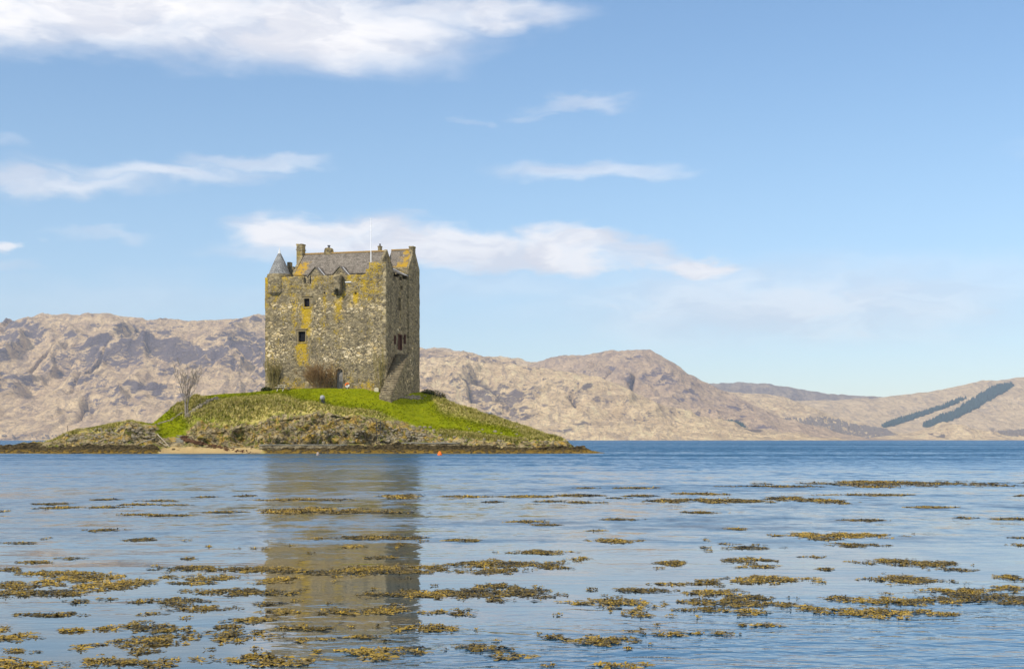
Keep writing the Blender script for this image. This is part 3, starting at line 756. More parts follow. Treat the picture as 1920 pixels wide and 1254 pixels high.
STQ = stone_material('corner_stone', 1.35, 0.2, 1.0, 1.2)
def slate_material(name, c0, c1, lich=(0.40, 0.24, 0.02), amount=0.0, sx=3.2, sz=4.0):
    m, nb, p = material(name)
    co = nb.coord('Object')
    x, y, z = nb.sep(co)
    bk = nb.n.new('ShaderNodeTexBrick'); nb.set(bk.inputs['Vector'], nb.comb(nb.math('ADD', x, nb.math('MULTIPLY', y, 0.37)), z, 0.0))
    bk.inputs['Scale'].default_value = 1.0; bk.inputs['Brick Width'].default_value = 0.34; bk.inputs['Row Height'].default_value = 0.26; bk.inputs['Mortar Size'].default_value = 0.012
    bk.inputs['Color1'].default_value = (*c0, 1); bk.inputs['Color2'].default_value = (*c1, 1); bk.inputs['Mortar'].default_value = (*[v * 0.45 for v in c0], 1)
    n1_ = nb.noise(co, 1.7, 5.0, 0.7); n2_ = nb.noise(co, 6.0, 3.0, 0.7)
    c = nb.mix(nb.math('MULTIPLY', nb.mapr(n1_, 0.45, 0.7), 0.5), bk.outputs[0], tuple(v * 1.5 for v in c1))
    c = nb.mix(nb.math('MULTIPLY', nb.mapr(n2_, 0.50, 0.68), 0.7), c, tuple(v * 2.0 for v in c1))
    c = nb.mix(nb.math('MULTIPLY', nb.mapr(nb.noise(nb.scale(co, (2, 2, .5)), 1.0, 4.0, .7), 0.5, 0.68), 0.55), c, tuple(v * .55 for v in c0))
    if amount:
        lv = nb.math('ADD', nb.attr('lichen'), nb.math('MULTIPLY', nb.math('SUBTRACT', n1_, 0.5), 1.5))
        c = nb.mix(nb.mapr(lv, 0.5, 0.8, 0, amount), c, lich)
    nb.l.new(c, p.inputs['Base Color']); p.inputs['Roughness'].default_value = 0.75
    nb.l.new(nb.bump(nb.math('ADD', bk.outputs[1], nb.math('MULTIPLY', n2_, -0.6)), 0.5, -0.05), p.inputs['Normal'])
    return m
SLATE = slate_material('slate_roof', (0.125, 0.108, 0.088), (0.18, 0.155, 0.125), amount=0.9)
CONE = slate_material('turret_slate', (0.15, 0.15, 0.145), (0.23, 0.225, 0.21))
ridge_m, nb, p = material('ridge_tile'); nb.l.new(nb.mix(nb.noise(nb.coord('Object'), 2.5, 4.0), (0.20, 0.16, 0.10), (0.46, 0.26, 0.06)), p.inputs['Base Color'])
lead_m, nb, p = material('lead_flashing'); nb.l.new(nb.mix(nb.noise(nb.coord('Object'), 3.0, 4.0), (0.5, 0.5, 0.5), (0.72, 0.71, 0.69)), p.inputs['Base Color']); p.inputs['Roughness'].default_value = 0.6
dress_m, nb, p = material('dressed_stone'); nb.l.new(nb.mix(nb.noise(nb.coord('Object'), 3.0, 5.0, 0.7), (0.15, 0.115, 0.065), (0.30, 0.235, 0.13)), p.inputs['Base Color'])
dgl, nb, p = material('dark_pane'); p.inputs['Base Color'].default_value = (0.008, 0.008, 0.010, 1); p.inputs['Roughness'].default_value = 0.5; p.inputs['Specular IOR Level'].default_value = 0.1
def wood_material(name, a, b):
    m, nb, p = material(name); co = nb.coord('Object')
    w = nb.noise(nb.scale(co, (14, 14, 1.5)), 1.0, 4.0, 0.6)
    nb.l.new(nb.mix(nb.mapr(w, 0.3, 0.7), a, b), p.inputs['Base Color']); nb.l.new(nb.bump(w, 0.4, 0.02), p.inputs['Normal'])
    return m
grey_wood = wood_material('weathered_grey_wood', (0.20, 0.185, 0.165), (0.34, 0.32, 0.29))
red_wood = wood_material('red_brown_wood', (0.06, 0.033, 0.024), (0.12, 0.062, 0.042))
pale_wood = wood_material('pale_driftwood', (0.30, 0.25, 0.18), (0.46, 0.40, 0.31))

def voxel(name, cuts, occ, mat, parent, jitter=0.05, attrs_fn=None, seed=500):
    """solid made of boxes on an uneven grid, only its outer faces kept, corners roughened like hand-laid stone"""
    xs, ys, zs = cuts
    X, Y, Z = np.meshgrid((xs[1:] + xs[:-1]) / 2, (ys[1:] + ys[:-1]) / 2, (zs[1:] + zs[:-1]) / 2, indexing='ij')
    O = np.pad(occ(X, Y, Z), 1)
    vid = {}; V = []; Fc = []
    def vi(i, j, k):
        q = (i, j, k)
        if q not in vid: vid[q] = len(V); V.append((xs[i], ys[j], zs[k]))
        return vid[q]
    I = O[1:-1, 1:-1, 1:-1]
    for ax, sg, quad in ((0, -1, ((0, 0, 0), (0, 0, 1), (0, 1, 1), (0, 1, 0))), (0, 1, ((1, 0, 0), (1, 1, 0), (1, 1, 1), (1, 0, 1))),
                         (1, -1, ((0, 0, 0), (1, 0, 0), (1, 0, 1), (0, 0, 1))), (1, 1, ((0, 1, 0), (0, 1, 1), (1, 1, 1), (1, 1, 0))),
                         (2, -1, ((0, 0, 0), (0, 1, 0), (1, 1, 0), (1, 0, 0))), (2, 1, ((0, 0, 1), (1, 0, 1), (1, 1, 1), (0, 1, 1)))):
        N_ = np.roll(O, -sg, axis=ax)[1:-1, 1:-1, 1:-1]
        for (i, j, k) in np.argwhere(I & ~N_):
            Fc.append(tuple(vi(i + a, j + b, k + c) for a, b, c in quad))
    V = np.array(V)
    at = attrs_fn(V) if attrs_fn else None
    if jitter:
        V = V + jitter * np.stack([fbm(V[:, 0] * 1.4, V[:, 1] * 1.4, V[:, 2] * 1.4, 3, seed + q) for q in (0, 50, 90)], 1) * 1.6
    return mesh_obj(name, V, np.array(Fc), mat, parent, attrs=at)

def cuts(lo, hi, step, marks=()):
    marks = sorted(set([lo, hi] + [m for m in marks if lo < m < hi]))
    out = []
    for a, b in zip(marks[:-1], marks[1:]):
        n = max(1, int(round((b - a) / step))); out += list(np.linspace(a, b, n + 1)[:-1])
    return np.array(out + [hi])

# openings: (x0, x1, z0, z1, depth)
def fr_rect(px0, px1, py0, py1):
    a = FR(px0, py1); b = FR(px1, py0); return (a.x, b.x, a.z, b.z)
def sd_rect(px0, px1, py0, py1, out=0.0):
    a = SD(px0, py1, out); b = SD(px1, py0, out); return (a.y, b.y, SD((px0 + px1) / 2, py1, out).z, SD((px0 + px1) / 2, py0, out).z)
w_up = fr_rect(570, 580.5, 559.5, 575.5)
w_lo = fr_rect(559.5, 572.5, 621, 641)
w_slot = fr_rect(607, 610, 547, 552)
w_emb = fr_rect(568.5, 583, 516, 532)
w_slot2 = fr_rect(665, 668, 547, 552)
w_pp = fr_rect(513, 516, 537, 541)
dr = fr_rect(629.5, 643, 690, 724); dr = (dr[0], dr[1], -0.6, dr[3])
YW = SD(764, 600).y                 # where the rear wing starts
s_up = sd_rect(751, 755, 536, 544)
s_mid = sd_rect(747, 751.5, 558, 582)
s_top = sd_rect(738, 741, 516, 526)
s_top2 = sd_rect(749, 754, 519, 526)
s_door = sd_rect(746.5, 753, 629, 656)
s_l = sd_rect(738.5, 742, 630, 645)
s_r = sd_rect(757, 760.5, 628, 645)
MAIN_Y0, MAIN_YR, MAIN_Y1 = 1.9, 5.4, 8.9
RL = FR(571, 475, MAIN_YR); RRt = FR(721, 473, MAIN_YR)
XL, XR = RL.x, RRt.x
ZR = (RL.z + RRt.z) / 2
ZE = ZR - 3.3
XB0 = FR(686, 500).x; XB1 = FR(692, 500).x
YB = SD(736, 500).y
WING = 0.22
HWING = SD(784, 506, WING).z
YG = (YW + D) / 2
ZG = SD(772, 466, WING).z
HSIDE = SD(750, 515).z

fx = [w_up, w_lo, w_slot, w_emb, w_slot2, w_pp, dr]
sx = [s_up, s_mid, s_top, s_top2, s_door, s_l, s_r]
mx = [v for w in fx for v in w[:2]] + [XB0, XB1, -0.75, WX + 0.75, XL, XR, 0.0, -0.35, -0.6, -6.0]
my = [v for w in sx for v in w[:2]] + [0.35, 0.6, 0.75, MAIN_Y0 + .15, MAIN_Y1 - .15, YB, YB + .5, YW, D - .75]
mz = [v for w in fx + sx for v in w[2:]] + [HWALK, HP, HB, HB - 0.9, ZE - 0.05, HSIDE, HWING]
CX = cuts(WX, WING, 0.42, mx); CYc = cuts(0.0, D, 0.45, my); CZ = cuts(-2.2, max(HB, HWING), 0.42, mz)
def castle_occ(X, Y, Z):
    o = (Z < HWALK) & (X < 0)
    ring = (X < 0) & ((Y < 0.75) | (X > -0.75) | (X < WX + 0.75) | (Y > D - 0.75))
    o |= ring & (Z < HP) & ~((X > -0.75) & (Y > YB) & (Z > HSIDE))
    o |= (X > XB1) & (X < 0) & (Y < YB) & (Z < HB)
    o |= (X > XB0) & (X < 0) & (Y < YB * 0.7) & (Z < HB - 0.9)
    o |= (X > -0.8) & (X < 0) & (Y < YB + .5) & (Z < HB - 0.9)
    o |= (X > XL + .1) & (X < XR - .1) & (Y > MAIN_Y0 + .15) & (Y < MAIN_Y1 - .15) & (Z < ZE - 0.05)
    o |= (X > -6.0) & (Y > YW) & (Z < HWING)
    for (x0, x1, z0, z1), d in ((w_up, .6), (w_lo, .6), (w_slot, .6), (w_emb, .35), (w_slot2, .35), (w_pp, .35), (dr, .6)):
        o &= ~((X > x0) & (X < x1) & (Z > z0) & (Z < z1) & (Y < d))
    for (y0, y1, z0, z1) in sx:
        o &= ~((Y > y0) & (Y < y1) & (Z > z0) & (Z < z1) & (X > -0.35))
    return o
def castle_attr(V):
    x, y, z = V.T
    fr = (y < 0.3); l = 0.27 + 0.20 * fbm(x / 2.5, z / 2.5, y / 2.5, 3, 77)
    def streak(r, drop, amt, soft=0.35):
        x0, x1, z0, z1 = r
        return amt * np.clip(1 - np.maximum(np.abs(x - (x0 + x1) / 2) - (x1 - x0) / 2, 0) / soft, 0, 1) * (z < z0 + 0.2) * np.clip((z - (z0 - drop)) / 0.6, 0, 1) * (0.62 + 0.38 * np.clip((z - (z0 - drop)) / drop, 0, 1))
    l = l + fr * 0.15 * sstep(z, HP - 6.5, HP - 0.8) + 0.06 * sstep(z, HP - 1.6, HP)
    l = l + fr * (streak(w_up, 4.2, 0.62, .55) + streak(w_lo, 3.9, 0.62, .55) + streak(w_slot, 6, 0.36, .6) + streak(w_slot2, 1.4, .8) + streak(fr_rect(629, 641, 520, 552), 7.5, .42, .5) + streak(fr_rect(550, 554, 520, 552), 6, .30, .5))
    l = l + fr * 0.09 * sstep(x, -6.2, -2.0) * sstep(z, 8.5, 12.5)
    l = l + fr * 0.25 * sstep(x, WX + 3.5, WX + 1) * sstep(z, 10.0, 13.0)
    l = l + fr * 0.22 * sstep(z, 2.6, 0.2)
    sd = (x > -0.3) & ~fr
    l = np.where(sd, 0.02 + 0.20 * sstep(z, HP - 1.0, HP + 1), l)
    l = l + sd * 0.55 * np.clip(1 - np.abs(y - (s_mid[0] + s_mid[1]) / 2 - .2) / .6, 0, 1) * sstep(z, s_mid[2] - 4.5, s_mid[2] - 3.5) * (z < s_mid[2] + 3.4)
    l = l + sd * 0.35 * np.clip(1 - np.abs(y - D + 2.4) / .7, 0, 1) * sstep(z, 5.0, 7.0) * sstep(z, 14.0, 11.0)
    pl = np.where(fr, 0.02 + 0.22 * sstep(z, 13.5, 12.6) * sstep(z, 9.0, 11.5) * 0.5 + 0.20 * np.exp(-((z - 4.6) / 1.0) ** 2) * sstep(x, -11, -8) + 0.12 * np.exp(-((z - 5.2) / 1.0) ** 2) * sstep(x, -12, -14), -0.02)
    pl = pl - fr * 0.25 * sstep(z, HP - 3.4, HP - 1.8) + fr * 0.09 * sstep(z, 2.5, 4) * sstep(z, 12.5, 11)
    return {'lichen': l, 'pale': pl}
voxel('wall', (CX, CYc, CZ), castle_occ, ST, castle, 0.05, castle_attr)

# roofs
def roof_mesh(name, x0, x1, y0, yr, y1, ze, zr, mat, parent, th=0.14, lich=None):
    """two slopes of slate as one closed, gridded shell"""
    def prof(n):
        a = [(y0 + (yr - y0) * i / n, ze + (zr - ze) * i / n) for i in range(n + 1)]
        b = [(yr + (y1 - yr) * i / n, zr + (ze - zr) * i / n) for i in range(1, n + 1)]
        return a + b
    top = prof(8); bot = [(y, z - th) for y, z in prof(8)][::-1]
    ring = top + bot; n = len(ring); nx = max(2, int((x1 - x0) / 0.5))
    V = []; Fc = []
    for i in range(nx + 1):
        x = x0 + (x1 - x0) * i / nx
        V += [(x, y, z) for y, z in ring]
    for i in range(nx):
        for j in range(n): Fc.append((i * n + j, (i + 1) * n + j, (i + 1) * n + (j + 1) % n, i * n + (j + 1) % n))
    Fc.append(tuple(range(n))); Fc.append(tuple(nx * n + j for j in range(n - 1, -1, -1)))
    V = np.array(V, float)
    V[:, 2] += 0.03 * fbm(V[:, 0] * .8, V[:, 1] * .8, V[:, 2] * .8, 3, 610)
    at = {'lichen': lich(V) if lich else np.zeros(len(V))}
    o = mesh_obj(name, V, Fc, mat, parent, attrs=at)
    bm = bmesh.new(); bm.from_mesh(o.data); bmesh.ops.recalc_face_normals(bm, faces=bm.faces); bm.to_mesh(o.data); bm.free()
    return o
mroof = roof_mesh('roof', XL, XR, MAIN_Y0, MAIN_YR, MAIN_Y1, ZE, ZR, SLATE, castle, lich=lambda V: 0.75 * sstep(V[:, 0], XL + 3.0, XL + 0.8) * sstep(V[:, 2], ZR - .6, ZR - 1.5))
m = MB(); m.box(XL - .05, XR + .05, MAIN_YR - .16, MAIN_YR + .16, ZR - .06, ZR + .13); m.build('ridge', ridge_m, mroof)
def slab_gable(name, x0, x1, yA, yr, yB, zlow, ze, zr, mat, parent, lift=0.22):
    m = MB(); m.prism([(yA, zlow), (yB, zlow), (yB, ze + lift), (yr, zr + lift), (yA, ze + lift)], 'x', x0, x1)
    o = m.build(name, mat, parent)
    at = o.data.attributes.new('lichen', 'FLOAT', 'POINT'); at.data.foreach_set('value', np.full(len(o.data.vertices), 0.3, np.float32))
    return o
slab_gable('gable', XL - .42, XL - .003, MAIN_Y0 + .2, MAIN_YR, MAIN_Y1 - .2, HWALK - .2, ZE, ZR, STL, castle)
slab_gable('gable', XR + .003, XR + .40, MAIN_Y0 + .2, MAIN_YR, MAIN_Y1 - .2, HWALK - .2, ZE, ZR, ST, castle)

def stone_stack(name, x0, x1, y0, y1, z0, z1, parent, cap=0.10, band=None, mat=STL):
    m = MB(); m.box(x0, x1, y0, y1, z0, z1 - .16); m.box(x0 - cap, x1 + cap, y0 - cap, y1 + cap, z1 - .157, z1)
    if band: m.box(x0 - .07, x1 + .07, y0 - .07, y1 + .07, band, band + .14)
    o = m.build(name, mat, parent)
    at = o.data.attributes.new('lichen', 'FLOAT', 'POINT'); at.data.foreach_set('value', np.full(len(o.data.vertices), 0.42, np.float32))
    return o
a = FR(559, 458.5, MAIN_YR); b = FR(569.5, 458.5, MAIN_YR)
ch = stone_stack('chimney', a.x, b.x, MAIN_YR - .55, MAIN_YR + .55, ZR - 1.6, a.z, castle, .06, ZR + .55)
# middle ridge stack with its pot
a = FR(609, 466, MAIN_YR + .3); b = FR(625, 466, MAIN_YR + .3)
m = MB(); m.prism([(a.x, ZR - .3), (b.x, ZR - .3), (b.x - .18, a.z - .1), (b.x - .32, a.z + .02), (a.x + .32, a.z + .02), (a.x + .18, a.z - .1)], 'y', MAIN_YR - .2, MAIN_YR + .7)
ch2 = m.build('chimney', STL, castle)
at = ch2.data.attributes.new('lichen', 'FLOAT', 'POINT'); at.data.foreach_set('value', np.full(len(ch2.data.vertices), 0.55, np.float32))
m = MB(); cxm = (a.x + b.x) / 2; m.lathe([(.17, a.z - .05), (.15, a.z + .28), (.22, a.z + .30), (.22, a.z + .42), (.12, a.z + .44)], cxm, MAIN_YR + .25, 12); m.build('chimney_pot', lead_m if False else cr, ch2)
# small stack behind the right end of the main ridge
a = FR(710, 463, 8.5); b = FR(714.5, 463, 8.5)
stone_stack('chimney', a.x, b.x, 8.2, 8.9, ZE, a.z + .1, castle, .04)
m = MB(); m.lathe([(.13, a.z + .06), (.12, a.z + .4), (.16, a.z + .42), (.1, a.z + .44)], (a.x + b.x) / 2, 8.55, 10); m.build('chimney_pot', cr, bpy.data.objects[-1] if False else castle)

# rear wing: gabled cap-house
wroof = roof_mesh('roof', XR - 1.0, WING - .30, YW + .05, YG, D - .05, HWING - .1, ZG, SLATE, castle, lich=lambda V: 0.15 + 0.55 * sstep(V[:, 0], -2.8, -.3) + .35 * sstep(V[:, 2], ZG - 1.6, ZG - 2.8))
m = MB(); m.box(XR - 1.0, WING - .3, YG - .15, YG + .15, ZG - .06, ZG + .12); m.build('ridge', ridge_m, wroof)
slab_gable('gable', WING - .30, WING - .002, YW, YG, D, HWING - .35, HWING - .1, ZG, STL, castle, .16)
a = SD(769, 461, WING); 
stone_stack('chimney', WING - .62, WING - .01, YG - .5, YG + .5, ZG - .4, ZG + .42, castle, .05)

# lean-to roof over the side wall-walk
m = MB(); z0 = HSIDE + .02
m.prism([(-2.0, z0 + 1.05), (0.16, z0 - .02), (0.16, z0 + .1), (-2.0, z0 + 1.18)], 'y', YB + .55, YW - .02)
o = m.build('lean_to_roof', SLATE, castle)
at = o.data.attributes.new('lichen', 'FLOAT', 'POINT'); at.data.foreach_set('value', np.full(len(o.data.vertices), 0.40, np.float32))
m = MB(); m.prism([(-2.0, z0 + 1.19), (0.18, z0 + .106), (0.18, z0 + .13), (-2.0, z0 + 1.215)], 'y', YW - 1.5, YW - .03); m.build('lead_flashing', lead_m, o)

# dormer gables on the front roof
def dormer(pxa, pxl, pxr, pya, pyb, y0):
    ap = FR(pxa, pya, y0); l = FR(pxl, pyb, y0); r = FR(pxr, pyb, y0)
    zb = l.z; za = ap.z; cx = (l.x + r.x) / 2
    # run back until the ridge meets the main slope
    yb = MAIN_Y0 + (za - ZE) / (ZR - ZE) * (MAIN_YR - MAIN_Y0) + .25
    m = MB(); m.prism([(l.x + .12, HWALK), (r.x - .12, HWALK), (r.x - .12, zb - .05), (cx, za - .12), (l.x + .12, zb - .05)], 'y', y0, yb)
    d = m.build('dormer', ST, castle)
    for sgn, e in ((-1, l.x - .05), (1, r.x + .05)):
        m = MB(); m.prism([(cx, za - .10), (e, zb - .17), (e, zb - .03), (cx, za + .04)], 'y', y0 - .12, yb); m.build('dormer_roof', SLATE, d)
        if sgn > 0:
            m = MB(); m.prism([(cx + .25, za - .16), (e, zb - .03), (e, zb + .04), (cx + .25, za - .09)], 'y', y0 + .5, y0 + .75); m.build('lead_flashing', lead_m, d)
    return d
dormer(591, 576, 606, 500, 517.5, 0.25)
d2 = dormer(636, 621, 652, 498.5, 516.5, 0.25)
a = FR(647, 530, -.02); b = FR(658.5, 527.5, -.02)
m = MB(); m.box(a.x, b.x, -.06, .5, a.z, b.z); m.build('lead_flashing', lead_m, castle)

# box machicolation below the second dormer
r = fr_rect(629, 641.5, 516, 553)
MC = (cuts(r[0], r[1], .3, [r[0] + .28, r[1] - .22]), cuts(-.72, -.002, .24, [-.2]), cuts(r[2], r[3], .3, [r[2] + 1.0, FR(635, 543).z]))
voxel('machicolation', MC, lambda X, Y, Z: ~((X > r[0] + .28) & (X < r[1] - .22) & (Z < FR(635, 543).z) & (Y < -.2)) & ~((Z < r[2] + .5) & (Y < -.5)), STL, castle, .03, lambda V: {'lichen': .1 + .35 * sstep(V[:, 2], r[3] - .8, r[3]), 'pale': np.zeros(len(V))})

# bartizan turret
tc = FR(524, 530, 1.42); tx, ty = tc.x, 1.42
zt = FR(524, 513, 0.2).z; zc = FR(515, 549, -.3).z
m = MB(); m.lathe([(0.9, zc - .62), (1.25, zc - .50), (1.25, zc - .36), (1.48, zc - .34), (1.48, zc - .16), (1.70, zc - .14), (1.70, zc + .02), (1.80, zc + .05), (1.78, zc + 1.2), (1.78, zt - .32), (1.72, zt - .30), (1.68, zt)], tx, ty, 36)
tur = m.build('turret', STL, castle, smooth=False)
at = tur.data.attributes.new('lichen', 'FLOAT', 'POINT'); at.data.foreach_set('value', np.full(len(tur.data.vertices), 0.30, np.float32))
zap = FR(525, 466, 1.15).z
m = MB(); m.lathe([(1.66, zt - .02), (1.50, zt + .06)] + [(1.50 * (1 - t) + .16 * t + .05 * math.sin(t * 3.14), zt + .06 + (zap - .55 - zt - .06) * t) for t in np.linspace(.1, 1, 9)], tx, ty, 36)
tr = m.build('turret_roof', CONE, tur, smooth=True)
m = MB(); m.lathe([(.24, zap - .75), (.17, zap - .52), (.05, zap), (.02, zap + .25)], tx, ty, 14); m.build('finial', lead_m, tr)
# crenel stones behind the turret
a = FR(540, 494, 3.0); b = FR(546, 494, 3.0)
m = MB(); m.box(a.x, b.x, 2.7, 3.4, HWALK, a.z + .15); m.box(b.x + .003, XL - .45, 2.6, 3.2, HWALK, a.z - .5); m.build('garret_wall', ST, castle)

# windows and doors
def window(rect, side=False, frame=0.16, proud=0.03, deep=0.30, hood=True, name='window'):
    a0, a1, z0, z1 = rect
    P = (lambda u0, u1, d0, d1, zz0, zz1, mb: mb.box(u0, u1, d0, d1, zz0, zz1)) if not side else (lambda u0, u1, d0, d1, zz0, zz1, mb: mb.box(-d1, -d0, u0, u1, zz0, zz1))
    m = MB()
    P(a0 - frame, a0 - .002, -proud, .25, z0 - .1, z1, m); P(a1 + .002, a1 + frame, -proud, .25, z0 - .1, z1, m)
    P(a0 - frame, a1 + frame, -proud - .01, .25, z1 + .002, z1 + .22, m)
    P(a0 - frame * .6, a1 + frame * .6, -proud - .03, .25, z0 - .2, z0 - .102, m)
    if hood: P(a0 - .35, a1 + .35, -proud - .12, .1, z1 + .27, z1 + .36, m)
    f = m.build(name, dress_m, castle)
    m = MB(); P(a0 - .05, a1 + .05, deep, deep + .05, z0 - .05, z1 + .05, m); m.build('pane', dgl, f)
    return f
# dressed corner stones down the near corner
m = MB(); zq = 0.0; k = 0; rq = random.Random(4)
while zq < HB - .4:
    hq = rq.uniform(.30, .46); lx, ly = (.62, .34) if k % 2 else (.36, .60); lx *= rq.uniform(.85, 1.15); ly *= rq.uniform(.85, 1.15)
    m.box(-lx, .045, -.045, ly, zq + .012, min(zq + hq, HB - .02) - .012); zq += hq; k += 1
qo = m.build('quoins', STQ, castle)
at = qo.data.attributes.new('lichen', 'FLOAT', 'POINT'); at.data.foreach_set('value', np.full(len(qo.data.vertices), 0.30, np.float32))
window(w_up); window(w_lo)
window(w_slot, frame=.08, hood=False, proud=.01, deep=.4)
window(s_mid, True, .1, .02, .25, False); window(s_up, True, .08, .02, .25, False); window(s_top2, True, .06, .02, .25, False)
a = fr_rect(579.5, 583, 517, 531)
m = MB(); m.box(a[0], a[1], .22, .34, a[2], a[3]); m.build('pane', dgl, castle)
# arched postern: surround with an arched head, grey plank door
x0, x1, z0, z1 = dr; cx = (x0 + x1) / 2; rad = (x1 - x0) / 2 - .02; zs_ = z1 - rad - .05
m = MB(); arc = [(cx + rad * math.cos(t), zs_ + rad * math.sin(t)) for t in np.linspace(math.pi, 0, 15)]
outl = [(x0 - .2, z0)] + [(x0 - .2, zs_)] + [(cx + (rad + .24) * math.cos(t), zs_ + (rad + .24) * math.sin(t)) for t in np.linspace(math.pi, 0, 15)] + [(x1 + .2, zs_), (x1 + .2, z0)]
inn = [(x0 + .02, z0), (x0 + .02, zs_)] + arc + [(x1 - .02, zs_), (x1 - .02, z0)]
n = len(outl); v = [(u, -.05, w) for u, w in outl] + [(u, -.05, w) for u, w in inn] + [(u, .3, w) for u, w in outl] + [(u, .3, w) for u, w in inn]
f = []
for i in range(n - 1):
    f += [(i, i + 1, n + i + 1, n + i), (n + i, n + i + 1, 3 * n + i + 1, 3 * n + i), (2 * n + i + 1, 2 * n + i, i, i + 1)]
m.add(v, f); ds = m.build('door_surround', dress_m, castle)
m = MB()
for k in range(5):
    a = x0 + (x1 - x0) * k / 5; m.box(a + .012, a + (x1 - x0) / 5 - .012, .42, .48, z0, z1 - .02)
m.box(x0, x1, .485, .55, z0, z1)
m.build('door', grey_wood, ds)
# first-floor entrance: red-brown door between two narrow red-framed lights
y0, y1, z0, z1 = s_door
m = MB(); m.box(-.30, -.24, y0, y1, z0, z1); d1 = m.build('door', red_wood, castle)
m = MB(); m.box(-.24, .06, y0 - .12, y0 + .05, z0, z1); m.box(-.24, .06, y1 - .05, y1 + .12, z0, z1); m.box(-.24, .06, y0 - .12, y1 + .12, z1 + .003, z1 + .2); m.build('door_frame', red_wood, d1)
for rct in (s_l, s_r):
    m = MB(); y0, y1, z0, z1 = rct
    m.box(-.2, .04, y0 - .05, y0 + .1, z0, z1); m.box(-.2, .04, y1 - .1, y1 + .05, z0, z1); m.box(-.2, .04, y0 - .05, y1 + .05, z1 + .003, z1 + .12)
    wq = m.build('window', red_wood, castle); m = MB(); m.box(-.28, -.22, y0, y1, z0, z1); m.build('pane', dgl, wq)

tread_m, nb, p = material('worn_tread'); nb.l.new(nb.mix(nb.noise(nb.coord('Object'), 1.6, 5.0, .7), (0.17, 0.135, 0.085), (0.33, 0.265, 0.17)), p.inputs['Base Color'])
# outside stair along the side wall
SW = 1.75; SO = 0.22
b0 = SD(734, 742, SO + SW); t0 = SD(767, 664, SO + SW)
ys0, ys1 = b0.y, t0.y; zs0, zs1 = b0.z - .1, t0.z
NS = 24
ycuts = np.r_[np.linspace(ys0, ys1, NS + 1), ys1 + 1.2, ys1 + 2.4]
zc_ = np.linspace(zs0, zs1, NS + 1); zcuts = np.r_[-3.0, -2.0, zc_]
def stair_occ(X, Y, Z):
    stepz = np.where(Y < ys1, zs0 + (np.floor(np.clip((Y - ys0) / (ys1 - ys0), 0, .9999) * NS) + 1) * (zs1 - zs0) / NS, zs1)
    return Z < stepz
SX = cuts(SO, SO + SW, .45)
voxel('staircase', (SX, ycuts, zcuts), stair_occ, ST, castle, .05, lambda V: {'lichen': np.where(V[:, 0] > SO + SW - .05, .12, .0), 'pale': np.where(V[:, 0] > SO + SW - .05, .05, -.6)}, 700)
for i in range(NS):
    m = MB(); yy0 = ys0 + (ys1 - ys0) * i / NS; zz0 = zs0 + (zs1 - zs0) * (i + 1) / NS
    m.box(SO + .04, SO + SW + .05, yy0 - .05, yy0 + (ys1 - ys0) / NS + .02, zz0 - .015, zz0 + .065); m.build('tread', tread_m, castle)
0 and print("STAIR", ys0, ys1, zs0, zs1, "D", D, "YW", YW, "WX", WX, "HP", HP, "HB", HB, "ZR", ZR, "ZE", ZE)
m = MB()

# flagpole on the corner of the wall-head
fpm, nb, p = material('white_pole'); p.inputs['Base Color'].default_value = (0.8, 0.8, 0.8, 1); p.inputs['Roughness'].default_value = 0.45
a = FR(695.5, 494, 2.2); b = FR(695.5, 412, 2.2)
base = c2w((a.x, 2.2, HWALK))
fp = empty('flagpole', base); tag(fp, 'thin white flagpole without a flag, rising behind the raised corner of the castle parapet', 'flagpole')
H = b.z - HWALK
m = MB(); m.tube([(0, 0, 0), (0, 0, H * .5), (0, 0, H)], [.062, .055, .042], 8); m.build('pole', fpm, fp)
m = MB(); m.lathe([(.03, H), (.09, H + .05), (.09, H + .12), (.02, H + .17)], 0, 0, 10); m.build('finial', fpm, fp)


# ------------------------------------------------------------------ plants
def branch(mb, p, d, L, r, depth, rr, spread, up, minr=0.006, kids=(2, 3), seg=3, n=4):
    pts = [Vector(p)]; rad = [r]; dd = Vector(d).normalized()
    for i in range(seg):
        dd = (dd + Vector((rr.uniform(-1, 1), rr.uniform(-1, 1), rr.uniform(-.6, 1) + up)) * 0.16).normalized()
        pts.append(pts[-1] + dd * L / seg); rad.append(max(minr, r * (1 - 0.5 * (i + 1) / seg)))
    mb.tube(pts, rad, n if depth > 1 else 3)
    if depth <= 0: return
    for _ in range(rr.randint(*kids)):
        t = rr.uniform(0.35, 1.0); k = min(int(t * seg), seg - 1); q = pts[k].lerp(pts[k + 1], t * seg - k)
        nd = (dd + Vector((rr.uniform(-1, 1), rr.uniform(-1, 1), rr.uniform(-.4, 1.0) + up)) * spread).normalized()
        branch(mb, q, nd, L * rr.uniform(.55, .8), max(minr, rad[k] * .62), depth - 1, rr, spread, up, minr, kids, max(2, seg - 1), n)

bark, nb, p = material('grey_bark'); nb.l.new(nb.mix(nb.noise(nb.coord('Object'), 3.0, 4.0), (0.15, 0.125, 0.10), (0.30, 0.26, 0.21)), p.inputs['Base Color'])
twig_b, nb, p = material('brown_twigs'); nb.l.new(nb.mix(nb.noise(nb.coord('Object'), 2.0, 4.0), (0.13, 0.075, 0.032), (0.26, 0.165, 0.075)), p.inputs['Base Color'])
twig_o, nb, p = material('olive_twigs'); nb.l.new(nb.mix(nb.noise(nb.coord('Object'), 2.0, 4.0), (0.14, 0.115, 0.04), (0.30, 0.245, 0.09)), p.inputs['Base Color'])
leaf_g, nb, p = material('dark_leaves'); nb.l.new(nb.mix(nb.noise(nb.coord('Object'), 2.0, 4.0), (0.02, 0.035, 0.010), (0.06, 0.085, 0.02)), p.inputs['Base Color'])

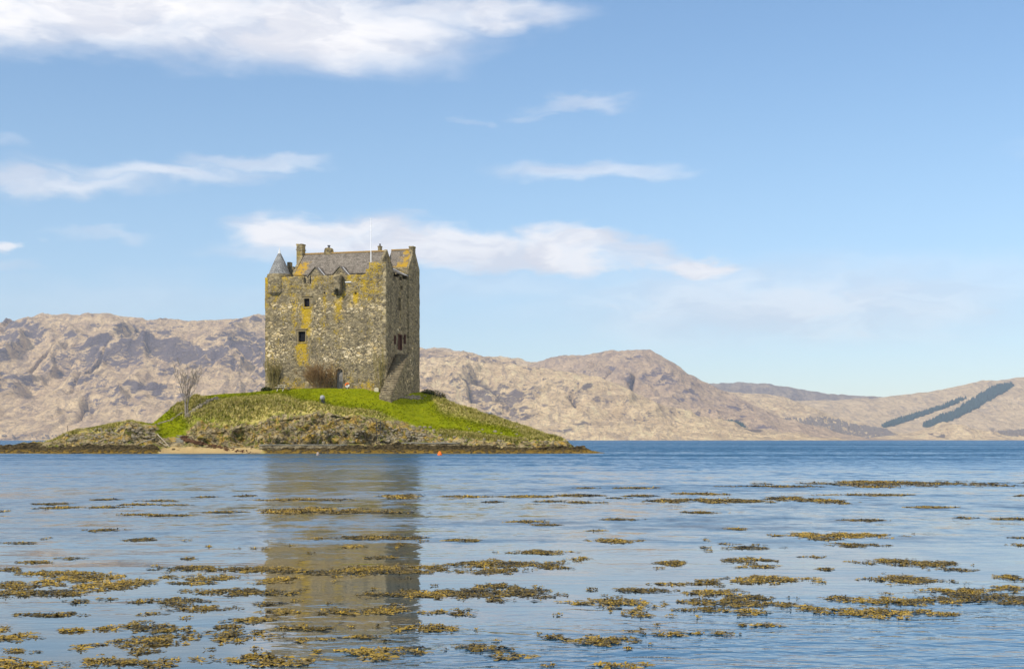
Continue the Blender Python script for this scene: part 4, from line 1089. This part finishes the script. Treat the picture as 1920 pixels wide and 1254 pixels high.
rr = random.Random(21)
tp = on_island(349, 783); tree = empty('bare_tree', tp)
tag(tree, 'leafless slender tree on the grassy slope left of the castle', 'tree')
TH = (783 - 686) / F * tp.y
m = MB(); m.tube([(0, 0, -.3), (-.06, 0, TH * .15), (-.10, 0, TH * .30), (-.05, 0, TH * .42)], [.17, .14, .12, .10], 8)
m.tube([(.25, .1, -.2), (.16, .1, TH * .2), (.25, .12, TH * .38), (.5, .15, TH * .52)], [.12, .10, .08, .06], 7)
m.build('trunk', bark, tree)
m = MB()
for k in range(13):
    t = rr.uniform(.24, .44); a = rr.uniform(0, 6.28)
    branch(m, (-.08 + .04 * math.cos(a), .04 * math.sin(a), TH * t), (math.cos(a) * .62, math.sin(a) * .62, 1.0), TH * rr.uniform(.22, .34), .05, 4, rr, .62, .50, .014, (2, 2), 3)
for k in range(5):
    a = rr.uniform(0, 6.28)
    branch(m, (.30, .12, TH * rr.uniform(.32, .46)), (math.cos(a) * .6 + .3, math.sin(a) * .6, 1.0), TH * .24, .045, 4, rr, .62, .5, .014, (2, 2), 3)
cr_o = m.build('crown', bark, tree, fix=False)

def twig_bush(name, loc, w, h, n, mat, seed, label, cat, depth=2, dp=1.0, spread=.8, up=.35, stem=.025, leaves=0, lmat=None, rot=0, minr=.012, lean=.9):
    rr = random.Random(seed); root = empty(name, loc, rot); tag(root, label, cat)
    m = MB()
    for _ in range(n):
        a = rr.uniform(0, 6.28); q = math.sqrt(rr.random()); bx_ = math.cos(a) * q * w * .22; by_ = math.sin(a) * q * dp * .22
        branch(m, (bx_, by_, -.15), (math.cos(a) * lean * q * w / h, math.sin(a) * lean * q * dp / h, 1.0), h * rr.uniform(.42, .62), stem, depth, rr, spread, up, minr, (2, 4), 3)
    m.build('stems', mat, root, fix=False)
    if leaves:
        m = MB()
        for _ in range(leaves):
            a = rr.uniform(0, 6.28); q = math.sqrt(rr.random()); zz = rr.random() ** 1.3
            x, y, z = math.cos(a) * q * w / 2, math.sin(a) * q * dp / 2, zz * h * math.sqrt(max(0.05, 1 - q * q * .8))
            M_ = Matrix.Translation((x, y, z)) @ Matrix.Rotation(rr.uniform(0, 6.28), 4, 'Z') @ Matrix.Rotation(rr.uniform(-1, 1), 4, 'X')
            s = rr.uniform(.05, .12)
            m.add([M_ @ Vector(c_) for c_ in ((-s, 0, 0), (0, -s * .5, .02), (s, 0, 0), (0, s * .5, .02))], [(0, 1, 2, 3)])
        m.build('foliage', lmat, root, fix=False)
    return root

def front_base(px, out):
    """ground point in front of the castle's front wall"""
    l = FR(px, 727, -out); w = c2w((l.x, -out, 0)); return Vector((w.x, w.y, ground_z(w.x, w.y)))
twig_bush('bush', front_base(604, 1.3), 4.3, 3.3, 44, twig_b, 31, 'rounded brown leafless bush against the castle front, left of the arched door', 'bush', 3, 2.0, .95, .15, .022, leaves=500, lmat=twig_b)
twig_bush('climbing_shrub', front_base(512, .55), 2.2, 4.2, 24, twig_o, 33, 'olive-brown twiggy shrub climbing the left end of the castle front', 'shrub', 2, .7, .45, .8, .028, leaves=260, lmat=twig_o, lean=.55)
twig_bush('climbing_shrub', front_base(714, .35), 1.1, 6.2, 11, twig_o, 35, 'tall thin bare creeper on the castle front beside the foot of the stair', 'shrub', 2, .35, .25, 1.3, .03, leaves=60, lmat=twig_o, lean=.4)
w = c2w((2.2, D + .6, 0)); twig_bush('evergreen_shrub', Vector((w.x, w.y, ground_z(w.x, w.y))), 3.6, 1.5, 40, twig_o, 37, 'low dark green shrub at the far right corner of the castle', 'shrub', 2, 2.4, .8, .3, .02, leaves=2600, lmat=leaf_g)
w = c2w((3.0, D - 4.6, 0)); twig_bush('evergreen_shrub', Vector((w.x, w.y, ground_z(w.x, w.y))), 2.0, .8, 20, twig_o, 39, 'small dark green shrub at the foot of the stair flank', 'shrub', 2, 1.6, .8, .3, .02, leaves=1200, lmat=leaf_g)
w = front_base(500, 1.0); twig_bush('evergreen_shrub', w, 1.6, .55, 18, twig_o, 41, 'low green clump at the left foot of the castle front', 'shrub', 2, .9, .8, .2, .02, leaves=900, lmat=leaf_g)


# ------------------------------------------------------------------ small things on the island
white_m, nb, p = material('white_paint'); p.inputs['Base Color'].default_value = (0.75, 0.74, 0.70, 1); p.inputs['Roughness'].default_value = .5
orange_m, nb, p = material('orange_plastic'); p.inputs['Base Color'].default_value = (0.80, 0.16, 0.03, 1); p.inputs['Roughness'].default_value = .45
darkmetal, nb, p = material('dark_metal'); p.inputs['Base Color'].default_value = (0.04, 0.04, 0.038, 1); p.inputs['Roughness'].default_value = .6
greymetal, nb, p = material('grey_metal'); p.inputs['Base Color'].default_value = (0.30, 0.30, 0.30, 1); p.inputs['Roughness'].default_value = .5
pinkm, nb, p = material('faded_plastic'); p.inputs['Base Color'].default_value = (0.30, 0.24, 0.20, 1)

white_wood = wood_material('bleached_wood', (0.42, 0.37, 0.29), (0.60, 0.54, 0.45))
# picnic table
w = front_base(531, 1.7); t = empty('picnic_table', w, R(-30)); tag(t, 'weathered pale wooden picnic table on the lawn in front of the castle wall', 'table')
m = MB()
for k in range(4): m.box(-.75, .75, -.36 + k * .18, -.20 + k * .18, .72, .76)
m.build('tabletop', white_wood, t)
for s in (-1, 1):
    m = MB(); m.box(-.75, .75, s * .72 - .13, s * .72 + .13, .43, .47); m.build('bench', white_wood, t)
for s in (-.5, .5):
    m = MB(); m.tube([(s, -.75, -.1), (s, -.2, .71)], .05, 4); m.tube([(s, .75, -.1), (s, .2, .71)], .05, 4); m.box(s - .03, s + .03, -.78, .78, .37, .425); m.build('leg', white_wood, t)

# ring buoy leaning on a stake by the door
w = front_base(651, 1.5); t = empty('ring_buoy', w, R(10)); tag(t, 'small orange and white ring buoy on a stake beside the arched castle door', 'ring buoy')
def ring_arc(mb, a0, a1, cz, R0, r0, n=12, k=8):
    mb.tube([(R0 * math.cos(a0 + (a1 - a0) * i / n), -.1, cz + R0 * math.sin(a0 + (a1 - a0) * i / n)) for i in range(n + 1)], r0, k)
m = MB(); ring_arc(m, R(200), R(380), .48, .24, .085); m.build('ring', white_m, t)
m = MB(); ring_arc(m, R(22), R(198), .48, .24, .085); m.build('ring', orange_m, t)
m = MB(); m.tube([(0, 0, -.3), (0, 0, .8)], .04, 6); m.build('stake', white_m, t)

# squared pale block beside the stair foot
w = front_base(706, .9); m = MB(); m.box(-.28, .28, -.22, .22, -.3, .42); m.box(-.24, .24, -.18, .18, .423, .52)
o = m.build('stone_block', dress_m); o.location = w; tag(o, 'pale squared stone block at the foot of the castle wall left of the stair', 'stone block')
o.data.materials.clear(); pbm, nb, p = material('pale_block'); nb.l.new(nb.mix(nb.noise(nb.coord('Object'), 4, 4), (.42, .37, .24), (.6, .54, .38)), p.inputs['Base Color']); o.data.materials.append(pbm)

# floodlights on the lawn
def floodlight(loc, rz, label, s=1.0):
    t = empty('floodlight', loc, rz); tag(t, label, 'floodlight', 'floodlights on the island lawn')
    m = MB(); m.box(-.34 * s, .34 * s, -.22 * s, .22 * s, -.3, .10 * s); m.build('base', darkmetal, t)
    m = MB(); m.box(-.36 * s, -.28 * s, -.05, .05, .103 * s, .62 * s); m.box(.28 * s, .36 * s, -.05, .05, .103 * s, .62 * s); m.box(-.2 * s, .2 * s, -.12 * s, .12 * s, .103 * s, .36 * s); m.build('bracket', darkmetal, t)
    m = MB(); m.lathe([(.05, .36 * s), (.20 * s, .40 * s), (.30 * s, .56 * s), (.31 * s, .78 * s), (.25 * s, .92 * s), (.10 * s, .99 * s)], 0, 0, 18); m.build('lamp_head', greymetal, t, smooth=True)
floodlight(on_island(604.5, 755), 0, 'grey round-headed floodlight at the lawn edge above the cliff, in front of the castle', 1.0)
floodlight(on_island(919, 780), .5, 'small dark floodlight on the right-hand slope of the island', .62)

# floating buoys off the shore
def buoy(px, py, r, mat, label, cone):
    Y = CH * F / (py - HY); t = empty('mooring_buoy', ((px - 960) / F * Y, Y, 0)); tag(t, label, 'buoy')
    m = MB()
    if cone: m.lathe([(r * .5, -.2), (r, -.05), (r, .12), (r * .72, .26), (r * .30, .40), (r * .2, .46)], 0, 0, 18)
    else: m.lathe([(r * .3, -.15), (r * .9, -.05), (r, .12), (r * .8, .30), (r * .3, .40)], 0, 0, 16)
    m.build('float', mat, t, smooth=True)
    m = MB(); m.tube([(0, 0, .38), (0, 0, .56)], .035, 6); m.build('mooring_ring', darkmetal, t)
buoy(824.5, 853.2, .25, orange_m, 'bright orange mooring buoy floating off the island shore', True)
buoy(596, 854, .17, pinkm, 'small dull pinkish mooring buoy floating left of the orange one', False)

# stone steps at the inlet
a = on_island(327, 826)
t = empty('stone_steps', a); tag(t, 'flight of grey stone steps rising from the sandy inlet', 'steps')
step_m, nb, p = material('grey_step_stone'); nb.l.new(nb.mix(nb.noise(nb.coord('Object'), 2.5, 5, .7), (.12, .11, .085), (.33, .31, .25)), p.inputs['Base Color'])
for k in range(6):
    m = MB(); wv_ = 1.15 + .05 * ((k * 7) % 3)
    m.box(-wv_, wv_, -.25 + k * .38, .75 + k * .38, -.4 + k * .27, -.12 + k * .27 + .003); m.build('step', step_m, t)

# iron ladder fixed to the cliff
a = on_island(709.5, 830); b = on_island(709.5, 796)
t = empty('ladder', (a.x, a.y - .35, a.z - .2)); tag(t, 'dark iron ladder fixed upright to the cliff below the lawn', 'ladder')
dv = Vector((0, b.y - a.y - .15, b.z - a.z + .7))
for s in (-.26, .26):
    m = MB(); m.tube([(s, 0, 0), (s, dv.y, dv.z)], .05, 6); m.build('rail', darkmetal, t)
for k in range(9):
    q = (k + .5) / 9; m = MB(); m.tube([(-.26, dv.y * q, dv.z * q), (.26, dv.y * q, dv.z * q)], .035, 5); m.build('rung', darkmetal, t)

# low quay ledges of stone along the foot of the cliff
quay_m = stone_material('quay_stone', .85, .25, .5, 2.4)
def quay(px0, px1, pytop, pybot, Y, label, th=1.0):
    a = wpt(px0, pytop, Y); b = wpt(px1, pytop, Y); zb = CH + (HY - pybot) / F * Y
    L = b.x - a.x
    root = empty('quay_wall', (a.x, Y, 0)); tag(root, label, 'quay wall')
    voxel('wall', (cuts(0, L, .5), cuts(0, th, .5), cuts(zb - .5, a.z - .12, .35)), lambda X, Y_, Z: X < 1e9, quay_m, root, .06, None, 820)
    voxel('coping', (cuts(-.05, L + .05, .6), cuts(-.06, th + .05, .6), np.array([a.z - .117, a.z])), lambda X, Y_, Z: X < 1e9, step_m, root, .03, None, 830)
quay(742, 862, 829.5, 838, 180.4, 'long low quay wall with a pale coping under the right part of the cliff')
quay(486, 650, 833, 846, 180.2, 'dark low quay wall at the foot of the cliff beside the sandy beach')

# thin post on the left rocks
a = on_island(126.5, 813); t = MB(); t.tube([(0, 0, -.3), (.02, 0, .55), (0, 0, 1.1)], .035, 6); o = t.build('post', darkmetal); o.location = a
tag(o, 'thin dark post standing on the left-hand rocks', 'post')

# pale driftwood by the inlet
def log(px0, py0, px1, py1, r, label):
    a = on_island(px0, py0); b = on_island(px1, py1); a.z += r; b.z += r
    a.y -= .25; b.y -= .25
    mid = (a + b) / 2 + Vector((0, -.05, .06))
    m = MB(); m.tube([(0, 0, 0), mid - a, b - a], [r, r * .9, r * .6], 7); o = m.build('driftwood_pole', pale_wood); o.location = a
    tag(o, label, 'driftwood', 'driftwood by the inlet')
log(259, 833, 292, 822, .05, 'pale driftwood pole slanting up to the right against the dark rocks')
log(296, 815, 318, 838, .06, 'long pale driftwood pole slanting down to the sand beside the steps')
log(300, 829, 312, 837, .045, 'short pale driftwood stick lying at the sand edge')
log(268, 838, 296, 830, .045, 'pale driftwood pole lowest on the dark weedy rocks')

# dry-stone walls on the left slope: rows of rough stones
rock_m, nb, p = material('loose_rock')
co = nb.coord('Object'); tn = nb.n.new('ShaderNodeObjectInfo')
nb.l.new(nb.mix(nb.noise(co, 2.0, 5, .7), (.10, .085, .06), (.34, .29, .20)), p.inputs['Base Color']); nb.l.new(nb.bump(nb.noise(co, 4, 4), .6, .1), p.inputs['Normal'])
def rock_geo(rr, s, fl=.7):
    bm = bmesh.new(); bmesh.ops.create_icosphere(bm, subdivisions=2, radius=1.0); sd = rr.randrange(9999)
    P_ = np.array([v.co for v in bm.verts]); k = 1 + .42 * fbm(P_[:, 0] * 1.1, P_[:, 1] * 1.1, P_[:, 2] * 1.1, 2, sd)
    P_ = np.clip(P_ * k[:, None], -.82, .9) * np.array([s * rr.uniform(.9, 1.4), s * rr.uniform(.8, 1.2), s * fl])
    fc = [tuple(v.index for v in f.verts) for f in bm.faces]; bm.free(); return P_, fc
def dry_wall(pts, label, sz=.30, seed=1, rows=2):
    rr = random.Random(seed); m = MB(); o0 = None
    for (pa, pb) in zip(pts[:-1], pts[1:]):
        n = int(math.hypot(pb[0] - pa[0], pb[1] - pa[1]) / 4.0) + 1
        for i in range(n):
            t = i / n; q = on_island(pa[0] + (pb[0] - pa[0]) * t, pa[1] + (pb[1] - pa[1]) * t)
            if o0 is None: o0 = q.copy()
            for k in range(rows):
                P_, fc = rock_geo(rr, sz * rr.uniform(.7, 1.2)); P_ = P_ + np.array(q - o0) + np.array([rr.uniform(-.15, .15), rr.uniform(-.1, .1), k * sz * .8])
                m.add(P_, fc)
    o = m.build('dry_stone_wall', rock_m, fix=False); o.location = o0; tag(o, label, 'stone wall')
dry_wall([(292, 796), (320, 788), (345, 772)], 'low rough stone wall running up the slope towards the bare tree', .17, 3, 1)
dry_wall([(352, 782), (372, 766), (392, 754), (410, 748)], 'broken stone wall climbing from the bare tree to the lawn', .28, 5, 2)

# heap of dark red-brown wrack and boulders on the beach: loose stuff
wrk, nb, p = material('dry_wrack'); nb.l.new(nb.mix(nb.noise(nb.coord('Object'), 3, 4), (.045, .022, .014), (.14, .075, .04)), p.inputs['Base Color'])
rr = random.Random(77); m = MB()
for i in range(240):
    t = rr.random(); px = 338 + t * 150; py = 822 + 30 * t ** .9 + rr.gauss(0, 1.6) - 6 * max(0, .25 - t) * rr.random() * 4
    if t > .35 and rr.random() < .4: continue
    q = on_island(px, min(py, 850)); P_, fc = rock_geo(rr, rr.uniform(.10, .30) * (1.25 - t), .5); m.add(P_ + np.array(q) - np.array([0, .1, 0]), fc)
o = m.build('beach_wrack', wrk, fix=False); tag(o, 'dark red-brown drift of wrack and stones across the sandy beach', 'wrack', kind='stuff')
m = MB()
for i in range(900):
    px = rr.uniform(-20, 1100)
    if 300 < px < 490 and rr.random() < .92: continue
    py = rr.uniform(834, 850)
    q = on_island(px, py)
    if q.z < -.05: continue
    P_, fc = rock_geo(rr, rr.uniform(.08, .26), .7); m.add(P_ + np.array(q), fc)
shm, nb, p = material('weedy_boulders'); nb.l.new(nb.mix(nb.noise(nb.coord('Object'), 1.5, 5, .7), (.022, .018, .010), (.13, .095, .045)), p.inputs['Base Color'])
o = m.build('shore_rocks', shm, fix=False); tag(o, 'dark weed-covered boulders along the waterline of the island', 'rocks', kind='stuff')
m = MB()
for i in range(420):
    px = rr.choice([rr.uniform(540, 1060), rr.uniform(120, 290), rr.uniform(720, 800)]); py = rr.uniform(742, 748) if 720 < px < 800 and rr.random() < .5 else rr.uniform(800, 832)
    q = on_island(px, py); P_, fc = rock_geo(rr, rr.uniform(.08, .28), .75); m.add(P_ + np.array(q), fc)
o = m.build('loose_rocks', rock_m, fix=False); tag(o, 'loose tan rocks scattered on the island banks', 'rocks', kind='stuff')


# ------------------------------------------------------------------ floating seaweed
PATCH = [(193,937,37,3),(100,945,47,4),(107,952,67,4),(7,959,14,3),(200,951,57,3),(257,946,53,3),(300,939,60,2),(390,932,43,2),(457,930,30,3),(330,947,50,2),(265,965,65,3),(317,966,80,3),(423,960,53,3),
(567,937,145,4),(567,957,150,10),(197,994,60,5),(33,1018,66,3),(260,1012,43,5),(487,1028,23,4),(450,1029,20,2),(133,1047,47,3),(60,1054,60,5),(357,1047,30,4),(20,1068,50,8),(107,1075,135,10),(167,1083,115,17),(43,1097,100,16),(217,1097,140,20),(77,1112,150,14),
(367,1065,100,12),(483,1067,130,10),(400,1083,100,12),(317,1082,33,5),(367,1093,90,5),(533,1071,65,8),(520,1088,85,12),(450,1110,165,15),(333,1128,80,14),(370,1140,95,10),(143,1127,37,6),(197,1123,33,4),(270,1127,40,9),(100,1152,100,8),(277,1151,43,4),(500,1132,57,8),(533,1147,55,11),(617,1147,50,12),
(470,1163,77,12),(280,1175,100,20),(140,1183,70,12),(200,1179,33,10),(23,1195,65,12),(15,1180,30,7),(320,1182,77,7),(420,1175,43,8),(567,1178,85,10),(433,1192,120,20),(317,1196,110,12),(267,1206,150,17),(257,1222,60,14),(163,1212,37,10),(32,1220,57,8),(20,1238,43,13),(53,1248,110,13),(200,1241,115,18),(283,1245,77,20),(350,1237,60,10),(480,1233,100,17),(540,1243,100,15),(563,1200,20,8),(607,1198,33,7),
(707,1008,135,8),(660,1025,33,5),(717,1045,50,7),(707,1070,180,20),(873,931,67,4),(980,931,105,4),(1087,929,72,5),(1100,915,33,2),(1193,915,60,3),(1200,930,45,4),(927,941,30,2),(1027,940,45,3),(1090,942,60,3),(1157,934,37,2),(1250,939,60,7),(673,960,160,6),(753,931,55,8),(990,978,60,4),(1023,984,47,3),(1163,974,57,4),(867,1013,60,5),(1153,1014,67,8),(1117,995,27,2),(1010,1035,93,8),(1087,1047,37,5),(1260,1055,40,9),(940,1057,175,15),(917,1070,100,13),(1033,1063,55,8),(807,1063,50,5),(940,1097,60,9),(927,1112,180,24),(807,1115,65,13),(753,1113,150,13),(810,1098,20,4),(810,1148,47,7),(863,1149,45,12),(727,1143,80,17),(807,1177,130,13),(657,1147,40,12),(690,1195,67,8),(707,1223,123,20),(777,1215,30,8),(893,1215,77,13),(953,1230,73,14),(923,1202,20,5),(1133,1202,120,17),(1043,1194,37,10),(1147,1130,133,18),(1193,1150,53,13),(1200,1107,97,8),(1253,1095,67,4),(1177,1184,27,5),(1253,1190,60,9),(1147,1250,100,14),
(1730,907,380,11),(1640,904,120,5),(1347,939,150,9),(1480,935,70,8),(1553,939,65,9),(1320,926,90,4),(1633,928,135,4),(1313,961,67,4),(1747,951,63,4),(1617,975,63,4),(1893,973,65,4),(1810,971,33,3),(1383,992,40,4),(1580,1004,180,9),(1547,1011,60,5),(1600,1022,80,6),(1400,1027,93,4),(1363,1020,33,3),(1387,1050,95,8),(1423,1063,70,6),(1530,1044,33,4),(1707,1055,145,12),(1663,1051,60,6),(1790,1068,60,6),(1547,1067,37,5),(1697,1086,127,15),(1433,1087,160,12),(1317,1093,50,8),(1893,1082,65,10),(1337,1110,100,12),(1813,1110,117,15),(1850,1122,200,18),(1893,1102,60,8),(1347,1128,175,17),(1423,1120,100,8),(1677,1128,150,13),(1577,1121,73,7),(1467,1133,60,8),(1403,1147,63,10),(1320,1143,80,8),(1530,1142,80,12),(1657,1148,150,17),(1770,1152,70,7),(1430,1173,60,7),(1357,1188,60,7),(1300,1187,30,6),
(1460,912,140,3),(1640,913,60,3),(1905,1008,40,3),(1913,1022,30,4),(1660,1112,40,3)]
def seaweed():
    r = np.random.default_rng(5); VV_ = []; FF = []; TT = []; k0 = 0
    pats = list(PATCH)
    for _ in range(70):   # stray sprigs
        py = r.uniform(1010, 1250); pats.append((r.uniform(0, 1420), py, r.uniform(6, 26), r.uniform(2, 5)))
    for _ in range(90):   # the rafts go on to both sides
        py = 905 + 340 * r.random() ** .8; pats.append((r.choice([r.uniform(-900, -30), r.uniform(1960, 2800)]), py, r.uniform(40, 150), r.uniform(.02, .075) * (py - 830)))
    for (px, py, w, h) in pats:
        Y = CH * F / (py - HY); X = (px - 960) / F * Y
        wm = w / F * Y; y_near = CH * F / (py + h / 2 - HY); y_far = CH * F / (py - h / 2 - HY); dm = (y_far - y_near)
        stray = w < 27 and h < 5.01
        hg = np.clip(0.0006 * Y, 0.010, 0.024)
        L0 = max(0.042, 0.0022 * Y); 
        area = wm * dm
        N = int(np.clip(area / (L0 * L0) * (2.3 if Y < 24 else 3.6), 24, 5200))
        u = r.uniform(-.85, .85, N); v = r.uniform(-.8, .8, N)
        rad = (np.abs(u / .58) ** 1.35 + np.abs(v / .46) ** 1.35) ** (1 / 1.35)
        x = X + u * wm; y = Y + (v * dm)
        nz1 = fbm(x / (wm * .13 + .05), y / (dm * .22 + .05), 0, 4, int(px * 7 + py), .6)
        keep = (rad + nz1 * 1.15 + r.normal(0, .20, N)) < (0.86 if not stray else 1.0)
        x, y = x[keep], y[keep]; N = len(x)
        if N == 0: continue
        tone = np.clip(r.normal(.58, .17, N) + .35 * fbm(x / (.25 * wm + .1), y / (.25 * dm + .1), 0, 2, int(px)) , 0, 1)
        pt_t = r.uniform(-.12, .14)
        lift = np.clip(0.5 - 0.55 * rad[keep] + .35 * nz1[keep], 0.0, 1) * hg * 1.3
        nfr = 3 if stray else 4
        for q in range(nfr):   # each sprig forks into three blunt lobes
            a = r.uniform(0, 2 * np.pi, N); L = L0 * r.uniform(.5, 1.15, N); wd = L0 * r.uniform(.13, .26, N)
            el_ = r.uniform(.0, .8, N) * (0.3 + .7 * (r.random(N) < .28))
            dx, dy, dz = np.cos(a) * np.cos(el_), np.sin(a) * np.cos(el_), np.sin(el_)
            sx_, sy_ = -np.sin(a), np.cos(a)
            z0 = 0.004 + lift
            if q == 3:   # broad wet blades lying flat make the mat
                L = L * 2.0; wd = L * r.uniform(.16, .30, N); dz = dz * .05; z0 = 0.003 + lift * .25
                dx, dy = dx * 1.25, dy * .9
            tw = r.uniform(-.6, .6, N) * wd
            p0 = np.stack([x - sx_ * wd * .35, y - sy_ * wd * .35, z0], 1); p1 = np.stack([x + sx_ * wd * .35, y + sy_ * wd * .35, z0 + .002], 1)
            m_ = np.stack([x + dx * L * .6, y + dy * L * .6, z0 + dz * L * .5 + .006], 1)
            p2 = m_ + np.stack([sx_ * wd, sy_ * wd, tw * .5], 1); p3 = m_ - np.stack([sx_ * wd, sy_ * wd, tw * .5], 1)
            e_ = np.stack([x + dx * L, y + dy * L, np.maximum(z0 + dz * L * .65, .003)], 1)
            p4 = e_ + np.stack([sx_ * wd * .55, sy_ * wd * .55, 0 * wd], 1); p5 = e_ - np.stack([sx_ * wd * .55, sy_ * wd * .55, 0 * wd], 1)
            V_ = np.stack([p0, p1, p2, p3, p4, p5], 1).reshape(-1, 3); V_[:, 2] = np.maximum(V_[:, 2], .003)
            b = k0 + np.arange(N) * 6
            FF.append(np.stack([b, b + 1, b + 2, b + 3], 1)); FF.append(np.stack([b + 3, b + 2, b + 4, b + 5], 1))
            VV_.append(V_); TT.append(np.repeat(np.clip(tone + pt_t + r.normal(0, .10, N), 0, 1) if q < 3 else np.clip(.60 + pt_t + .4 * (tone - .5) + r.normal(0, .06, N), 0, 1), 6)); k0 += len(V_)
    return np.concatenate(VV_), np.concatenate(FF), np.concatenate(TT)
sV, sF, sT = seaweed()
swm, nb, p = material('seaweed_frond')
tn = nb.attr('tone')
nb.l.new(nb.ramp(tn, [(0.0, (0.012, 0.010, 0.004)), (0.30, (0.05, 0.038, 0.008)), (0.55, (0.14, 0.092, 0.010)), (0.8, (0.29, 0.185, 0.012)), (1.0, (0.46, 0.29, 0.03))]), p.inputs['Base Color'])
p.inputs['Roughness'].default_value = 0.45; p.inputs['Specular IOR Level'].default_value = 0.4
weed = mesh_obj('seaweed', sV, sF, swm, attrs={'tone': sT}); tag(weed, 'rafts of golden-brown bladder seaweed floating on the calm water', 'seaweed', kind='stuff')


# ------------------------------------------------------------------ air
HZ = True
if HZ:
    hb = MB(); hb.box(-8800, 8800, -200, 13900, -4.0, 1150.0)
    hz = hb.build('haze', None); tag(hz, 'thin blue haze over the loch', 'haze', kind='stuff')
    hm = bpy.data.materials.new('haze'); hm.use_nodes = True
    for n in list(hm.node_tree.nodes): hm.node_tree.nodes.remove(n)
    o_ = hm.node_tree.nodes.new('ShaderNodeOutputMaterial'); v_ = hm.node_tree.nodes.new('ShaderNodeVolumePrincipled')
    hm.node_tree.links.new(v_.outputs[0], o_.inputs['Volume'])
    v_.inputs['Color'].default_value = (0.76, 0.84, 1.0, 1); v_.inputs['Density'].default_value = 4.6e-5; v_.inputs['Anisotropy'].default_value = 0.2
    hz.data.materials.append(hm)
print('faces', sum(len(o.data.polygons) for o in C.objects if o.type == 'MESH'))
